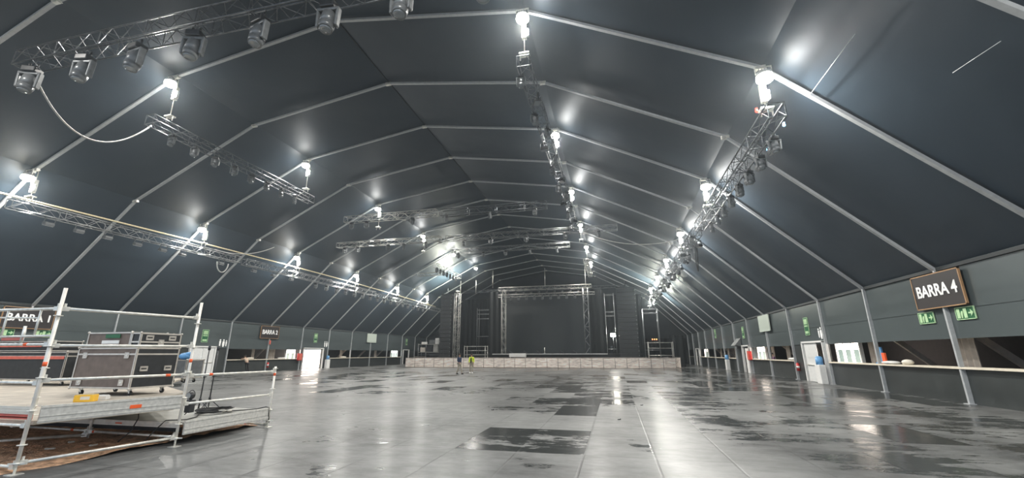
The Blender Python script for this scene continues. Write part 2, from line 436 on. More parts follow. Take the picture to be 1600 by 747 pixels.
# slanting struts and pale drapes behind the bars
struts = [(sx, y) for sx in (-1, 1) for y in [AY(k) for k in range(1, 13)] if not any(kd == 'door' and a-1 < y < b+1 for kd, a, b in (L_BAYS if sx < 0 else R_BAYS))]
for i, (sx, y) in enumerate(struts):
    mb = MB(); mb.beam((sx*(W+.8), y+.9, 2.9), (sx*(W+3.8), y+.9, .1), .16, .22)
    idx = sum(1 for q in struts[:i] if q[0] == sx)
    tag(mb.build('slanted_strut', 'curtain_pale'), f'pale slanted strut behind the {"left" if sx<0 else "right"} bars, {FST[idx]} from the entrance', 'strut', 'slanted struts behind the bars')
drapes = [(1, 20.35, .9), (1, 26.6, .7), (1, 38.2, .7), (1, 41.6, .6), (1, 53.4, .8), (1, 56.8, .7), (1, 60.6, .8), (1, 64.2, .7), (-1, 41.0, .9), (-1, 53.6, .6), (-1, 62.5, .7), (-1, 38.4, .4)]
for i, (sx, y, w) in enumerate(drapes):
    mb = MB(); pts = [(sx*(W+1.0)+.05*math.sin(k*1.3), y-w/2+w*k/14) for k in range(15)]
    mb.poly(pts+[(p[0]+.02, p[1]) for p in pts[::-1]], .05, 2.9)
    idx = sum(1 for q in sorted(d[1] for d in drapes if d[0] == sx) if q < y)
    tag(mb.build('pale_drape', 'curtain_pale'), f'narrow pale drape hanging behind the {"left" if sx<0 else "right"} bars, {FST[idx]} from the entrance', 'drape', 'pale drapes behind the bars')

# ------------------------------------------------------------------ tent arches
def make_arch():
    root = empty('tent_arch')
    for i in range(6):
        (xa, za), (xb, zb) = PROF[i], PROF[i+1]
        MB().beam((xa, 0, za), (xb, 0, zb), .10, .15, (0, 1, 0)).build('rafter', 'beam', root)
    for s in (-1, 1):
        p = MB(); p.bb(s*W-.08, s*W+.06, -.045, .045, 0, 4.85); p.bb(s*W-.16, s*W+.12, -.14, .14, 0, .03); p.build('wall_post', 'beam', root)
    for x, z in PROF[1:-1]:
        p = MB(); p.bb(x-.17, x+.17, -.08, .08, z-.12, z+.05, .02)
        for dx in (-.14, .14): p.cyl((x+dx, -.11, z-.05), (x+dx, .11, z-.05), .025, n=6)
        p.build('joint_plate', 'galv', root)
    return root
a0 = make_arch()
for i, k in enumerate(NA):
    o = a0 if i == 0 else copy_tree(a0)
    o.location = (0, AY(k), 0)
    tag(o, f'pale metal tent arch spanning the hall, {FST[i]} from the entrance', 'arch', 'tent arches')

# ------------------------------------------------------------------ roof floodlights on every second arch
def make_flood():
    root = empty('floodlight')
    p = MB(); p.box((0, 0, -.30), (.46, .30, .16), (0, 0, 0), .03)
    for k in range(5): p.box((-.18+.09*k, 0, -.20), (.02, .26, .07))
    p.build('housing', 'fixture_grey', root)
    p = MB(); p.cyl((0, 0, -.38), (0, 0, -.50), .25, .27, n=24); p.sph((0, 0, -.50), .27, (1, 1, .55), 24); p.build('lamp_glass', 'lamp_glow', root)
    p = MB(); p.box((0, 0, -.02), (.54, .05, .03)); p.box((-.26, 0, -.15), (.02, .05, .28)); p.box((.26, 0, -.15), (.02, .05, .28)); p.build('bracket', 'galv', root)
    return root
f0 = make_flood(); firstf = True
ld = D.lights.new('flood_beam', 'AREA'); ld.shape = 'DISK'; ld.size = .4; ld.energy = LAMP_W; ld.color = (1, .965, .90)
lu = D.lights.new('flood_spill', 'POINT'); lu.shadow_soft_size = .2; lu.energy = UP_W; lu.color = (.93, .97, 1)
rowname = ['nearest', 'second', 'third', 'fourth', 'fifth', 'sixth']
row2 = ['second', 'third', 'fourth', 'fifth', 'sixth', 'seventh']
for r_, k in enumerate((1, 3, 5, 7, 9, 11)):
    for c, (x, z) in enumerate(((-17.69, 11.45), (-9.25, 15.79), (9.25, 15.79), (17.69, 11.45))):
        o = f0 if firstf else copy_tree(f0); firstf = False
        o.location = (x, AY(k)-.22, z-.12)
        tag(o, f'floodlight under the {SIDE[c]} roof bend, {row2[r_]} of its row from the entrance', 'floodlight', 'roof floodlights')
        if o is not f0: continue
        l = D.objects.new('lamp_beam', ld); COL.objects.link(l); l.parent = o; l.location = (0, 0, -.67)
        l = D.objects.new('lamp_spill', lu); COL.objects.link(l); l.parent = o; l.location = (0, 0, -.80)

for c, (x, z) in enumerate(((-17.69, 11.45), (-9.25, 15.79), (9.25, 15.79), (17.69, 11.45))):  # row added out of view, continuing the pattern, to light the foreground
    o = copy_tree(f0); o.location = (x, AY(-1)-.22, z-.12)
    tag(o, f'floodlight under the {SIDE[c]} roof bend, nearest the entrance', 'floodlight', 'roof floodlights')
# chain hoists that carry the trusses
def make_hoist(drop):
    root = empty('chain_hoist')
    p = MB(); p.box((0, 0, -.85), (.20, .20, .75), None, .02); p.box((.14, 0, -.95), (.1, .12, .35), None, .01); p.build('motor', 'truss_bright', root)
    p = MB(); p.cyl((0, 0, 0), (0, 0, -drop), .02, n=6); p.build('chain', 'galv', root)
    p = MB(); p.box((0, 0, -drop), (.42, .3, .07), None, .01); p.cyl((-.18, 0, -drop), (-.18, 0, -drop-.25), .03, n=6); p.cyl((.18, 0, -drop), (.18, 0, -drop-.25), .03, n=6); p.build('hook_plate', 'galv', root)
    return root
hp = {}
def hoist(x, y, ztop, drop, label):
    key = round(drop, 2)
    if key in hp: o = copy_tree(hp[key])
    else: o = hp[key] = make_hoist(drop)
    o.location = (x, y, ztop); tag(o, label, 'chain hoist', 'chain hoists over the trusses')
for r_, k in enumerate((1, 3, 5, 7, 9, 11)):
    for c, (x, z) in enumerate(((-17.69, 11.45), (-9.25, 15.79), (9.25, 15.79), (17.69, 11.45))):
        if c == 1 and k in (9, 11): continue
        hoist(x, AY(k)-.0+.12, z-.1, {0: 1.45, 1: 2.2, 2: 2.0, 3: 1.5}[c], f'slim chain hoist hanging from the {SIDE[c]} roof bend beside the {rowname[r_]} floodlight')

# ------------------------------------------------------------------ trusses
def make_truss(name, ln, s=.5, m='truss_dark', loc=(0, 0, 0), rz=0, vertical=False, pitch=.55, r=.028, label=None, group=None):
    """box truss along local X (or up Z when vertical), centred across, starting at 0"""
    root = empty(name, loc, rz)
    def T(a, b, c): return (b, c, a) if vertical else (a, b, c)
    h = s/2
    for y in (-h, h):
        for z in (-h, h):
            MB().cyl(T(0, y, z), T(ln, y, z), r, n=8).build('chord', m, root)
    p = MB(); n = max(1, int(ln/pitch)); d = ln/n
    for k in range(n):
        a, b = k*d, (k+1)*d
        if k % 2: a, b = b, a
        for q in (-h, h):
            p.cyl(T(a, q, -h), T(b, q, h), r*.5, n=5); p.cyl(T(a, -h, q), T(b, h, q), r*.5, n=5)
    for k in range(n+1):
        if k % 4 == 0 or k == n:
            a = k*d
            p.cyl(T(a, -h, -h), T(a, h, -h), r*.6, n=5); p.cyl(T(a, -h, h), T(a, h, h), r*.6, n=5); p.cyl(T(a, -h, -h), T(a, -h, h), r*.6, n=5); p.cyl(T(a, h, -h), T(a, h, h), r*.6, n=5)
    p.build('lacing', m, root)
    tag(root, label, 'truss', group); return root
TG = 'lighting trusses hung under the roof'
def ytruss(x, z, ya, yb, m, label, s=.5): return make_truss('lighting_truss', yb-ya, s, m, (x, ya, z), PI/2, label=label, group=TG)
def xtruss(y, z, xa, xb, m, label, s=.5): return make_truss('lighting_truss', xb-xa, s, m, (xa, y, z), 0, label=label, group=TG)
ytruss(17.6, 9.25, 13.4, 26.6, 'truss_dark', 'dark lighting truss along the right side, nearest of its line')
ytruss(17.6, 9.15, 27.2, 44.8, 'truss_dark', 'dark lighting truss along the right side, second of its line')
ytruss(17.6, 9.05, 45.4, 67.0, 'truss_alu', 'lighting truss along the right side, furthest of its line beside the stage')
ytruss(9.25, 13.1, 14.0, 26.0, 'truss_dark', 'dark lighting truss under the upper right bend, nearest of its line')
ytruss(9.25, 13.2, 26.6, 38.0, 'truss_dark', 'dark lighting truss under the upper right bend, second of its line')
ytruss(9.25, 12.7, 50.5, 61.0, 'truss_bright', 'bright metal truss under the upper right bend, furthest of its line')
ytruss(-9.35, 12.9, 13.6, 25.2, 'truss_dark', 'dark lighting truss under the upper left bend with small lamps below it')
ytruss(-9.0, 12.4, 47.5, 56.0, 'truss_bright', 'bright truss under the upper left bend close to the stage')
ytruss(-17.5, 9.25, 13.6, 27.4, 'truss_alu', 'metal truss along the far left side, nearest of its line')
ytruss(-17.5, 9.2, 28.0, 48.0, 'truss_alu', 'metal truss along the far left side, second of its line')
ytruss(-17.5, 9.1, 48.6, 72.0, 'truss_alu', 'metal truss along the far left side, furthest of its line beside the stage')
xtruss(9.3, 13.0, -10.0, 9.4, 'truss_dark', 'big dark truss high at the front left carrying large moving heads', .62)
xtruss(34.3, 11.9, -13.4, -2.8, 'truss_bright', 'bright crosswise truss with fixtures, left of the middle of the roof', .45)
xtruss(34.3, 11.85, -2.2, 12.9, 'truss_alu', 'crosswise truss in the middle of the roof, right part, joining the upper right line', .45)
xtruss(29.3, 12.6, -9.2, -1.0, 'truss_bright', 'crosswise truss nearest to the entrance, left part')
xtruss(29.3, 12.5, -.6, 7.8, 'truss_dark', 'crosswise truss nearest to the entrance, right part')
xtruss(44.3, 13.2, -5.5, 8.0, 'truss_alu', 'crosswise truss in the back half of the hall before the stage')
xtruss(52.0, 12.2, -13.5, -9.6, 'truss_bright', 'short crosswise truss by the upper left bend close to the stage', .4)
# dotted pipe along the far left truss
mb = MB(); mb.tube([(-18.2, 9+ (60*k/40), 9.75+.35*math.sin(PI*k/40)) for k in range(41)], .055, 8)
tag(mb.build('long_pipe', 'pipe_cream'), 'long cream pipe running above the far left truss', 'pipe')

# fixtures ----------------------------------------------------------
def make_moving_head(big=1.0):
    root = empty('moving_head'); b = big
    p = MB(); p.box((0, 0, -.10*b), (.36*b, .30*b, .18*b), None, .03*b); p.cyl((-.1*b, 0, 0), (-.1*b, 0, .14*b), .03*b, n=8); p.cyl((.1*b, 0, 0), (.1*b, 0, .14*b), .03*b, n=8); p.build('base', 'black_plastic', root)
    p = MB()
    for s in (-1, 1): p.box((s*.24*b, 0, -.42*b), (.07*b, .16*b, .52*b), (0, s*.04, 0), .03*b)
    p.box((0, 0, -.22*b), (.5*b, .18*b, .08*b), None, .02*b); p.build('yoke', 'fixture_grey', root)
    p = MB(); p.cyl((0, .02*b, -.30*b), (0, -.02*b, -.62*b), .15*b, .18*b, n=16); p.sph((0, .02*b, -.31*b), .15*b, n=16); p.cyl((0, -.02*b, -.62*b), (0, -.05*b, -.78*b), .18*b, .155*b, n=16)
    h = p.build('head', 'fixture_grey', root)
    MB().sph((0, -.05*b, -.775*b), .14*b, (1, 1, .35), 14).build('lens', 'lens', h)
    return root
mh = make_moving_head(1.35)
for i in range(8):
    o = mh if i == 0 else copy_tree(mh)
    o.location = ([-9.36, -6.54, -4.0, -1.4, 1.31, 3.94, 6.48, 9.08][i], 9.3, 12.62); o.rotation_euler = (0, 0, [.4, .2, -.1, .3, -.2, .1, -.1, .2][i])
    tag(o, f'large grey moving head lamp under the front truss, {["leftmost","second from left","third from left","fourth from left","fifth from left","sixth from left","seventh from left","rightmost"][i]}', 'stage light', 'large moving heads under the front truss')
def make_wash(m='fixture_grey', face='white_plastic'):
    root = empty('wash_light')
    p = MB(); p.box((0, 0, -.36), (.30, .42, .16), None, .03); 
    for k in range(5): p.box((-.1+.05*k, 0, -.26), (.012, .36, .06))
    p.build('housing', m, root)
    p = MB(); p.box((0, 0, -.445), (.25, .36, .02), None, .005); p.build('front_glass', face, root)
    p = MB(); p.box((0, .225, -.2), (.05, .02, .34)); p.box((0, -.225, -.2), (.05, .02, .34)); p.box((0, 0, -.03), (.05, .46, .03)); p.cyl((0, 0, -.03), (0, 0, .08), .03, n=6); p.build('bracket', m, root)
    return root
ws = make_wash(); wsd = make_wash('black_plastic', 'lens')
mh2 = make_moving_head(.75)
used = set()
def fixture(proto, x, y, z, rz, label, group, tilt=0):
    if proto.name in used: o = copy_tree(proto)
    else: used.add(proto.name); o = proto
    o.location = (x, y, z); o.rotation_euler = (0, tilt, rz); tag(o, label, 'stage light', group); return o
for i, y in enumerate([15.36, 16.75, 18.2, 19.9, 21.5, 22.9, 26.0, 29.2, 31.4, 33.6]):
    fixture(ws, -17.5, y, 9.0, 0, f'pale faced wash light under the far left truss, {FST[i]} from the entrance', 'wash lights under the far left truss', .25)
for i, y in enumerate([37+1.7*k for k in range(16)]):
    fixture(mh2, -17.5, y, 8.85, .3*k if (k := i % 4) else 0, f'small moving head under the far left truss, {FST[i]} in the row past the wash lights', 'small moving heads under the far left truss')
for i, y in enumerate([14.9+1.45*k for k in range(8)]):
    fixture(mh2, 17.95, y, 9.05, .2*i, f'small moving head under the nearest right side truss, {FST[i]} from the entrance', 'moving heads on the right side truss')
for i, y in enumerate([15.6+1.45*k for k in range(7)]):
    fixture(ws, 18.0, y, 9.2, 0, f'pale faced wash light outside the nearest right side truss, {FST[i]} from the entrance', 'wash lights on the right side truss', -.4)
for i, y in enumerate([27.5+1.35*k for k in range(28)]):
    fixture(wsd if i % 2 else mh2, 17.6+(.3 if i % 3 else -.3), y, 8.95, .5*i, f'dark stage light on the far trusses of the right side, {FST[i]} in the row', 'stage lights on the right far trusses')
for i, y in enumerate([14.6+1.5*k for k in range(15)]):
    fixture(wsd if i % 3 == 1 else mh2, 9.25+(.2 if i % 2 else -.2), y, 12.9, .4*i, f'dark stage light under the upper right truss line, {FST[i]} from the entrance', 'stage lights under the upper right trusses')
for i, y in enumerate([14.8+1.25*k for k in range(8)]):
    fixture(mh2, -9.35, y, 12.65, .3*i, f'small moving head under the upper left truss, {FST[i]} from the entrance', 'moving heads under the upper left truss')
for i, x in enumerate([-12.6, -11.2, -8.0, -6.4, -4.2, -.5, 2.0, 5.2, 8.6, 11.4]):
    fixture(mh2, x, 34.3, 11.65, .5*i, f'small moving head under the middle crosswise truss, {FST[i]} from the left', 'moving heads under the middle crosswise truss')
for i, x in enumerate([-8.6, -7.2, -3.1, -.2, 3.4, 6.9]):
    fixture(mh2, x, 29.3, 12.35, .5*i, f'small moving head under the nearest crosswise truss, {FST[i]} from the left', 'moving heads under the nearest crosswise truss')
for i, x in enumerate([-4.8, -1.8, .8, 3.6, 6.6]):
    fixture(mh2, x, 44.3, 12.95, .4*i, f'small moving head under the crosswise truss before the stage, {FST[i]} from the left', 'moving heads before the stage')
for i, y in enumerate([48.0+1.1*k for k in range(7)]):
    fixture(mh2, -9.0, y, 12.15, .4*i, f'small moving head under the bright upper left truss by the stage, {FST[i]} in the row', 'moving heads by the stage')
# small signal lamps on the right truss
for i, (x, y, z, m, c) in enumerate([(18.35, 14.9, 9.45, 'led_blue', 'blue'), (18.35, 16.6, 9.35, 'led_blue', 'blue'), (17.25, 14.0, 9.62, 'led_red', 'red')]):
    mb = MB(); mb.sph((x, y, z), .05); mb.box((x, y, z+.07), (.06, .06, .08))
    tag(mb.build('signal_lamp', m), f'tiny {c} signal lamp on the nearest right truss, {["at its corner","a little further along","at its front end"][i]}', 'signal lamp')
# hanging cables
def sag(a, b, d, n=24):
    a = Vector(a); b = Vector(b); return [a.lerp(b, t/n)+Vector((0, 0, -d*4*(t/n)*(1-t/n))) for t in range(n+1)]
tag(MB().tube(sag((-9.3, 9.4, 12.3), (-9.9, 14.1, 12.9), 1.75), .035).build('hanging_cable', 'cable_grey'), 'pale cable looping from the front truss to the upper left truss', 'cable')
tag(MB().tube(sag((9.3, 34.3, 12.1), (17.3, 30.5, 9.6), .9), .03).build('hanging_cable', 'cable_grey'), 'pale cable sagging between the middle truss and the right side truss', 'cable')
tag(MB().tube(sag((-17.5, 25.2, 9.6), (-17.6, 31.0, 11.2), .5), .035).build('hanging_cable', 'cable_grey'), 'pale cable rising from the far left truss towards the roof', 'cable')
tag(MB().tube([(-17.4, 26.0+.5*math.cos(t), 8.7+.75*math.sin(t)) for t in [PI*.0-k*PI/12 for k in range(13)]], .045).build('cable_loop', 'cable_grey'), 'pale cable loop hanging below the far left truss', 'cable')
tag(MB().tube([(17.9, 29.5+1.0*k/8, 9.1-2.0*math.sin(PI*k/9)) for k in range(9)], .04).build('cable_loop', 'cable'), 'dark cable loop hanging below the right side truss', 'cable')
# glints along the roof purlins, modelled as thin tubes
tag(MB().cyl((19.0, 14.3, 10.12), (19.0, 11.4, 10.13), .012, n=6).build('purlin_glint', 'beam'), 'purlin glint modelled as a tube on the roof right of the nearest right floodlight', 'glint')
tag(MB().cyl((20.68, 11.2, 8.46), (20.78, 10.0, 8.37), .010, n=6).build('purlin_glint', 'beam'), 'short purlin glint modelled as a tube near the right edge, far from the floodlight', 'glint')

# ------------------------------------------------------------------ signs
def bar_sign(sx, yc, zc, txt, label, pale=False):
    root = empty('bar_sign', (sx*(W-.106), yc, zc)); tag(root, label, 'sign')
    p = MB(); p.box((0, 0, 0), (.05, 2.5, 1.26), None, .005); p.build('board', 'pale_sign' if pale else 'sign_black', root)
    p = MB()
    for s in (-1, 1): p.box((0, s*1.26, 0), (.07, .04, 1.32)); p.box((0, 0, s*.64), (.07, 2.56, .04))
    p.build('edge', 'pale_sign' if pale else 'sign_edge', root)
    if txt:
        R = Matrix.Rotation(PI/2 if sx < 0 else -PI/2, 4, 'Z') @ Matrix.Rotation(PI/2, 4, 'X')
        text_mesh('lettering', txt, .62, 'sign_white', root, Matrix.Translation((-sx*.035, 0, 0)) @ R, bold=.015, width=2.1)
    return root
bar_sign(1, 19.3, 4.08, 'BARRA 4', 'black sign reading BARRA 4 on the right wall')
bar_sign(-1, 39.1, 4.05, 'BARRA 2', 'black sign reading BARRA 2 on the left wall')
bar_sign(-1, 19.2, 4.03, 'BARRA 1', 'black sign reading BARRA 1 on the left wall behind the scaffold')
bar_sign(1, 39.2, 4.15, None, 'washed out pale square sign high on the right wall', True)
bar_sign(-1, 59.3, 4.1, None, 'washed out pale sign high on the left wall near the stage', True)
def exit_sign(sx, yc, zc, w, h, label, arrow=1, vertical=False, lime=False):
    root = empty('exit_sign', (sx*(W+.022), yc, zc)); tag(root, label, 'sign', 'green exit signs')
    MB().box((0, 0, 0), (.03, w, h), None, .004).build('board', 'sign_green', root)
    p = MB()
    for s in (-1, 1): p.box((0, s*w/2, 0), (.035, .025, h)); p.box((0, 0, s*h/2), (.035, w, .025))
    p.build('edge', 'sign_lime', root)
    # picture: running figure, door and arrow
    p = MB(); o = Vector((-sx*.02, 0, 0)); u = Vector((0, -sx*1.0, 0)); v = Vector((0, 0, 1)); d = Vector((-sx*.008, 0, 0))
    def quad(a, b, c_, e): p.prism([(a, b), (c_, b), (c_, e), (a, e)], o, u, v, d)
    if vertical:
        zs = [h*.27, -h*.27]
        quad(-w*.36, h*.12, w*.36, h*.42); quad(-w*.36, -.02, w*.36, h*.06); quad(-w*.36, -h*.42, w*.36, -h*.28)
        m = 'sign_lime'
    else:
        k = h*.8
        quad(-w*.42, -k/2, -w*.25, k/2); quad(-w*.05, -k/2, w*.12, k/2)
        p.prism([(-w*.20, -k*.5), (-w*.14, -k*.5), (-w*.10, -k*.1), (-w*.08, k*.2), (-w*.16, k*.25), (-w*.22, 0)], o, u, v, d)
        a = .20 if arrow > 0 else .46; s = arrow
        p.prism([(w*a, -k*.08), (w*(a+s*.12), -k*.08), (w*(a+s*.12), -k*.36), (w*(a+s*.26), 0), (w*(a+s*.12), k*.36), (w*(a+s*.12), k*.08), (w*a, k*.08)], o, u, v, d)
        m = 'sign_lime'
    p.build('pictogram', m, root); return root
exit_sign(1, 20.45, 3.12, .85, .42, 'green exit sign under the BARRA 4 sign, left of the post')
exit_sign(1, 18.45, 3.14, .85, .42, 'green exit sign under the BARRA 4 sign, right of the post')
exit_sign(-1, 18.35, 3.1, .85, .42, 'green exit sign under the BARRA 1 sign, left of the scaffold standard')
exit_sign(-1, 20.2, 3.1, .85, .42, 'green exit sign under the BARRA 1 sign, beside the scaffold standard')
for sx, y, z, nm in ((-1, 31.7, 3.4, 'above the white double door on the left wall'), (-1, 46.7, 3.7, 'above the bright doorway on the left wall'), (-1, 71.0, 3.8, 'on the left wall beside the stage'),
                     (1, 31.6, 3.45, 'above the white door on the right wall'), (1, 46.0, 3.7, 'above the second doorway on the right wall'), (1, 58.0, 4.1, 'on the right wall over the far bar')):
    exit_sign(sx, y, z, .6, 1.1, 'tall green exit sign '+nm, vertical=True)
# white toilet pictograms
def wc_sign(sx, yc, zc, label):
    root = empty('toilet_sign', (sx*(W+.085), yc, zc)); tag(root, label, 'sign')
    for k, y in enumerate((-.25, .12, .42)):
        p = MB(); x = -sx*.06; s = 1 if k < 2 else .8
        p.cyl((x, y, .28*s), (x-sx*.015, y, .28*s), .075*s, n=12); p.prism([(-.1*s, .18*s), (.1*s, .18*s), (.13*s if k == 1 else .08*s, -.1*s), (.06*s, -.35*s), (-.06*s, -.35*s), (-.13*s if k == 1 else -.08*s, -.1*s)], (x, y, 0), (0, 1, 0), (0, 0, 1), (-sx*.015, 0, 0))
        p.build('pictogram', 'sign_white', root)
wc_sign(-1, 33.6, 2.8, 'white toilet figures above the dark panel on the left wall')
wc_sign(-1, 48.8, 3.0, 'white toilet figures beside the bright doorway on the left wall')
wc_sign(1, 29.6, 2.95, 'white toilet figures above the white door on the right wall')
# fire extinguishers, red boxes
def extinguisher(x, y, z, sx, label):
    root = empty('fire_extinguisher', (x, y, z)); tag(root, label, 'fire extinguisher')
    p = MB(); p.cyl((0, 0, .04), (0, 0, .50), .10, n=16); p.sph((0, 0, .50), .10, (1, 1, .7), 14); p.build('cylinder', 'red', root)
    p = MB(); p.cyl((0, 0, .55), (0, 0, .62), .03, n=8); p.box((0, 0, .64), (.04, .16, .03)); p.build('valve', 'black_plastic', root)
    p = MB(); p.tube([(0, .03, .60), (0, .14, .55), (0, .15, .35), (0, .13, .2)], .015); p.build('hose', 'rubber', root)
    p = MB(); p.cyl((0, 0, .22), (0, 0, .36), .102, n=16); p.build('label_band', 'white_plastic', root)
extinguisher(W-.04, 33.9, .55, 1, 'red fire extinguisher on the right wall left of the white door')
extinguisher(-W+.19, 39.35, .35, -1, 'red fire extinguisher on the post under the BARRA 2 sign')
def red_box(x, y, z, label):
    root = empty('hose_cabinet', (x, y, z)); tag(root, label, 'cabinet')
    MB().box((0, 0, 0), (.24, .62, .8), None, .02).build('cabinet_body', 'red', root); MB().box((-.13 if x > 0 else .13, 0, 0), (.02, .5, .66)).build('door', 'red_faded', root)
red_box(-W+.2, 44.0, 1.45, 'red fire cabinet left of the bright doorway on the left wall')
red_box(W-.2, 44.1, 1.55, 'red fire cabinet right of the second doorway on the right wall')
for x, y, nm in ((-W, 29.27, 'fourth left wall post behind the flight cases'), (-W, 39.27, 'left wall post under the BARRA 2 sign')):
    mb = MB(); mb.box((x+.13, y, 3.0), (.06, .2, .42), None, .01)
    tag(mb.build('fire_alarm_box', 'red_faded'), 'small red box high on the '+nm, 'alarm box')
# dispensers by the doors
def dispenser(x, y, label, m='blue_plastic'):
    root = empty('dispenser_stand', (x, y, 0)); tag(root, label, 'dispenser')
    MB().box((0, 0, .55), (.35, .6, 1.1), None, .02).build('pedestal', 'white_plastic', root)
    p = MB(); p.cyl((0, 0, 1.1), (0, 0, 1.5), .19, n=16); p.sph((0, 0, 1.5), .19, (1, 1, .5)); p.build('bottle', m, root)
dispenser(W-.45, 51.6, 'white pedestal with a blue drum beside the right wall')
dispenser(W-.35, 29.75, 'pale pedestal with a blue bottle right of the white door on the right wall')
dispenser(-W+.4, 48.9, 'white pedestal with a blue bottle right of the bright doorway on the left wall')
mb = MB(); mb.box((W-.2, 44.75, 1.1), (.12, .75, 2.2), None, .01); tag(mb.build('white_board', 'white_plastic'), 'tall white board leaning by the second doorway on the right wall', 'board')
# things on the counters
for i, (sx, y, m, sc) in enumerate([(1, 23.7, 'white_plastic', (.3, .5, .08)), (1, 34.9, 'white_plastic', (.3, .7, .1)), (1, 22.5, 'cream', (.2, .25, .12)), (-1, 37.2, 'cream', (.3, .5, .1)), (-1, 41.6, 'white_plastic', (.2, .6, .08)), (-1, 53, 'cream', (.3, .5, .1))]):
    mb = MB(); mb.sph((sx*(W+.15), y, 1.27+sc[2]*.9), 1, sc, 12); mb.box((sx*(W+.15), y+.1, 1.27+sc[2]*.6), (sc[0], sc[1], sc[2]), None, .02)
    tag(mb.build('folded_cloth', m), f'small pale folded cloth lying on the {"right" if sx>0 else "left"} bar counter, {["below the BARRA 4 sign","near the white door","between two wall posts","beside the leaning person","right of the BARRA 2 post","on the long far bar"][i]}', 'cloth')
mb = MB(); mb.box((W+.35, 24.75, 1.66), (.08, .3, .78), None, .01); mb.box((W+.3, 24.75, 1.30), (.3, .3, .06)); tag(mb.build('display_stand', 'blue_plastic'), 'blue display stand on the right bar counter near the bright window', 'display')
mb = MB(); mb.box((W+.3, 24.42, 1.5), (.08, .26, .55), None, .01); mb.box((W+.3, 24.42, 1.29), (.2, .26, .04)); tag(mb.build('display_stand', 'orange'), 'orange display stand on the right bar counter beside the blue one', 'display')
# dispenser canopy on right wall
mb = MB(); mb.prism([(0, 0), (.6, 0), (0, .7)], (W-.0, 47.1, 2.5), (-1, 0, 0), (0, 0, 1), (0, 1.6, 0)); mb.box((W-.1, 48, 2.46), (.3, 2.0, .05))
tag(mb.build('grey_canopy', 'jamb_grey'), 'small grey canopy over the right bar past the second doorway', 'canopy')

# ------------------------------------------------------------------ crowd barrier across the hall
def make_barrier(w):
    root = empty('crowd_barrier')
    p = MB(); p.bb(-w/2+.04, w/2-.04, -.015, .015, .08, 1.20); 
    for k in range(6): p.bb(-w/2+.05, w/2-.05, -.03, .0, .16+.19*k, .19+.19*k)
    p.build('panel', 'barrier', root)
    p = MB()
    for s in (-1, 1): p.cyl((s*(w/2-.025), 0, 0), (s*(w/2-.025), 0, 1.26), .024, n=8)
    p.cyl((-w/2, 0, 1.26), (w/2, 0, 1.26), .03, n=8); p.cyl((-w/2, 0, .07), (w/2, 0, .07), .024, n=8); p.build('frame', 'barrier_frame', root)
    p = MB(); p.bb(-w/2+.02, w/2-.02, -.35, 0, 0, .02); p.build('foot_plate', 'barrier_frame', root)
    p = MB()
    for s in (-1, 1): p.cyl((s*(w/2-.05), 0, 1.15), (s*(w/2-.05), 1.0, .05), .02, n=6)
    p.bb(-w/2+.02, w/2-.02, 0, 1.05, 0, .02); p.build('brace', 'barrier_frame', root)
    return root
bw = 1.40; b0 = make_barrier(bw); nb = 25
for i in range(nb):
    o = b0 if i == 0 else copy_tree(b0); o.location = (-15.6+bw*(i+.5)*.985, 54.0, 0)
    tag(o, f'pale metal crowd barrier panel before the stage, {FST[i]} from the left end', 'barrier', 'crowd barrier panels before the stage')
# the corner pieces that turn back at the right end
for i in range(4):
    o = copy_tree(b0); o.location = (19.6, 56.1+bw*i, 0); o.rotation_euler = (0, 0, PI/2)
    tag(o, f'crowd barrier panel of the short row running back to the stage, {FST[i]} from the corner', 'barrier', 'crowd barrier panels before the stage')

# ------------------------------------------------------------------ stage
SY = 62.0
st = empty('stage', (0, SY, 0)); tag(st, 'raised black stage deck at the far end of the hall', 'stage')
MB().bb(-14.6, 15.9, 1.0, 18.2, 1.55, 1.75).build('deck', 'stage_black', st); MB().bb(-14.5, 15.8, 1.1, 1.15, 0, 1.55).build('skirt', 'drape', st)
MB().bb(-6.0, 11.0, .9, 1.02, 1.62, 1.76).build('front_edge', 'truss_bright', st)
p = MB()
for x in range(-14, 16, 2): p.cyl((x, 17, 0), (x, 17, 1.55), .05, n=6); p.cyl((x, 9, 0), (x, 9, 1.55), .05, n=6)
p.build('support_frame', 'galv', st)
tag(MB().bb(-7.6, 8.4, 73.9, 74.0, 1.76, 12.0).build('backdrop_screen', 'screen'), 'large dark grey screen at the back of the stage', 'screen')
def drape(name, x0, x1, y, z0, z1, label, m='drape'):
    n = int((x1-x0)*6); pts = [(x0+(x1-x0)*k/n, y+.09*math.sin(k*1.25)) for k in range(n+1)]
    mb = MB(); mb.poly(pts+[(a, b+.05) for a, b in pts[::-1]], z0, z1)
    return tag(mb.build(name, m), label, 'curtain', 'black stage curtains')
drape('stage_curtain', -7.2, -4.9, 65.0, 1.76, 11.4, 'black curtain column left of the stage screen')
drape('stage_curtain', 8.7, 10.7, 65.0, 1.76, 11.2, 'black curtain column right of the stage screen')
drape('stage_curtain', -16, -7.6, 76.6, 1.76, 11.8, 'wide black curtain at the back left of the stage')
drape('stage_curtain', 8.8, 17, 76.6, 1.76, 11.8, 'wide black curtain at the back right of the stage')
drape('stage_curtain', 19.4, 21.2, 62.5, .0, 4.1, 'low black curtain at the right end beside the wall')
drape('stage_curtain', 17.0, 24.2, 80.2, .0, 4.3, 'low dark curtain behind the right wing of the stage')
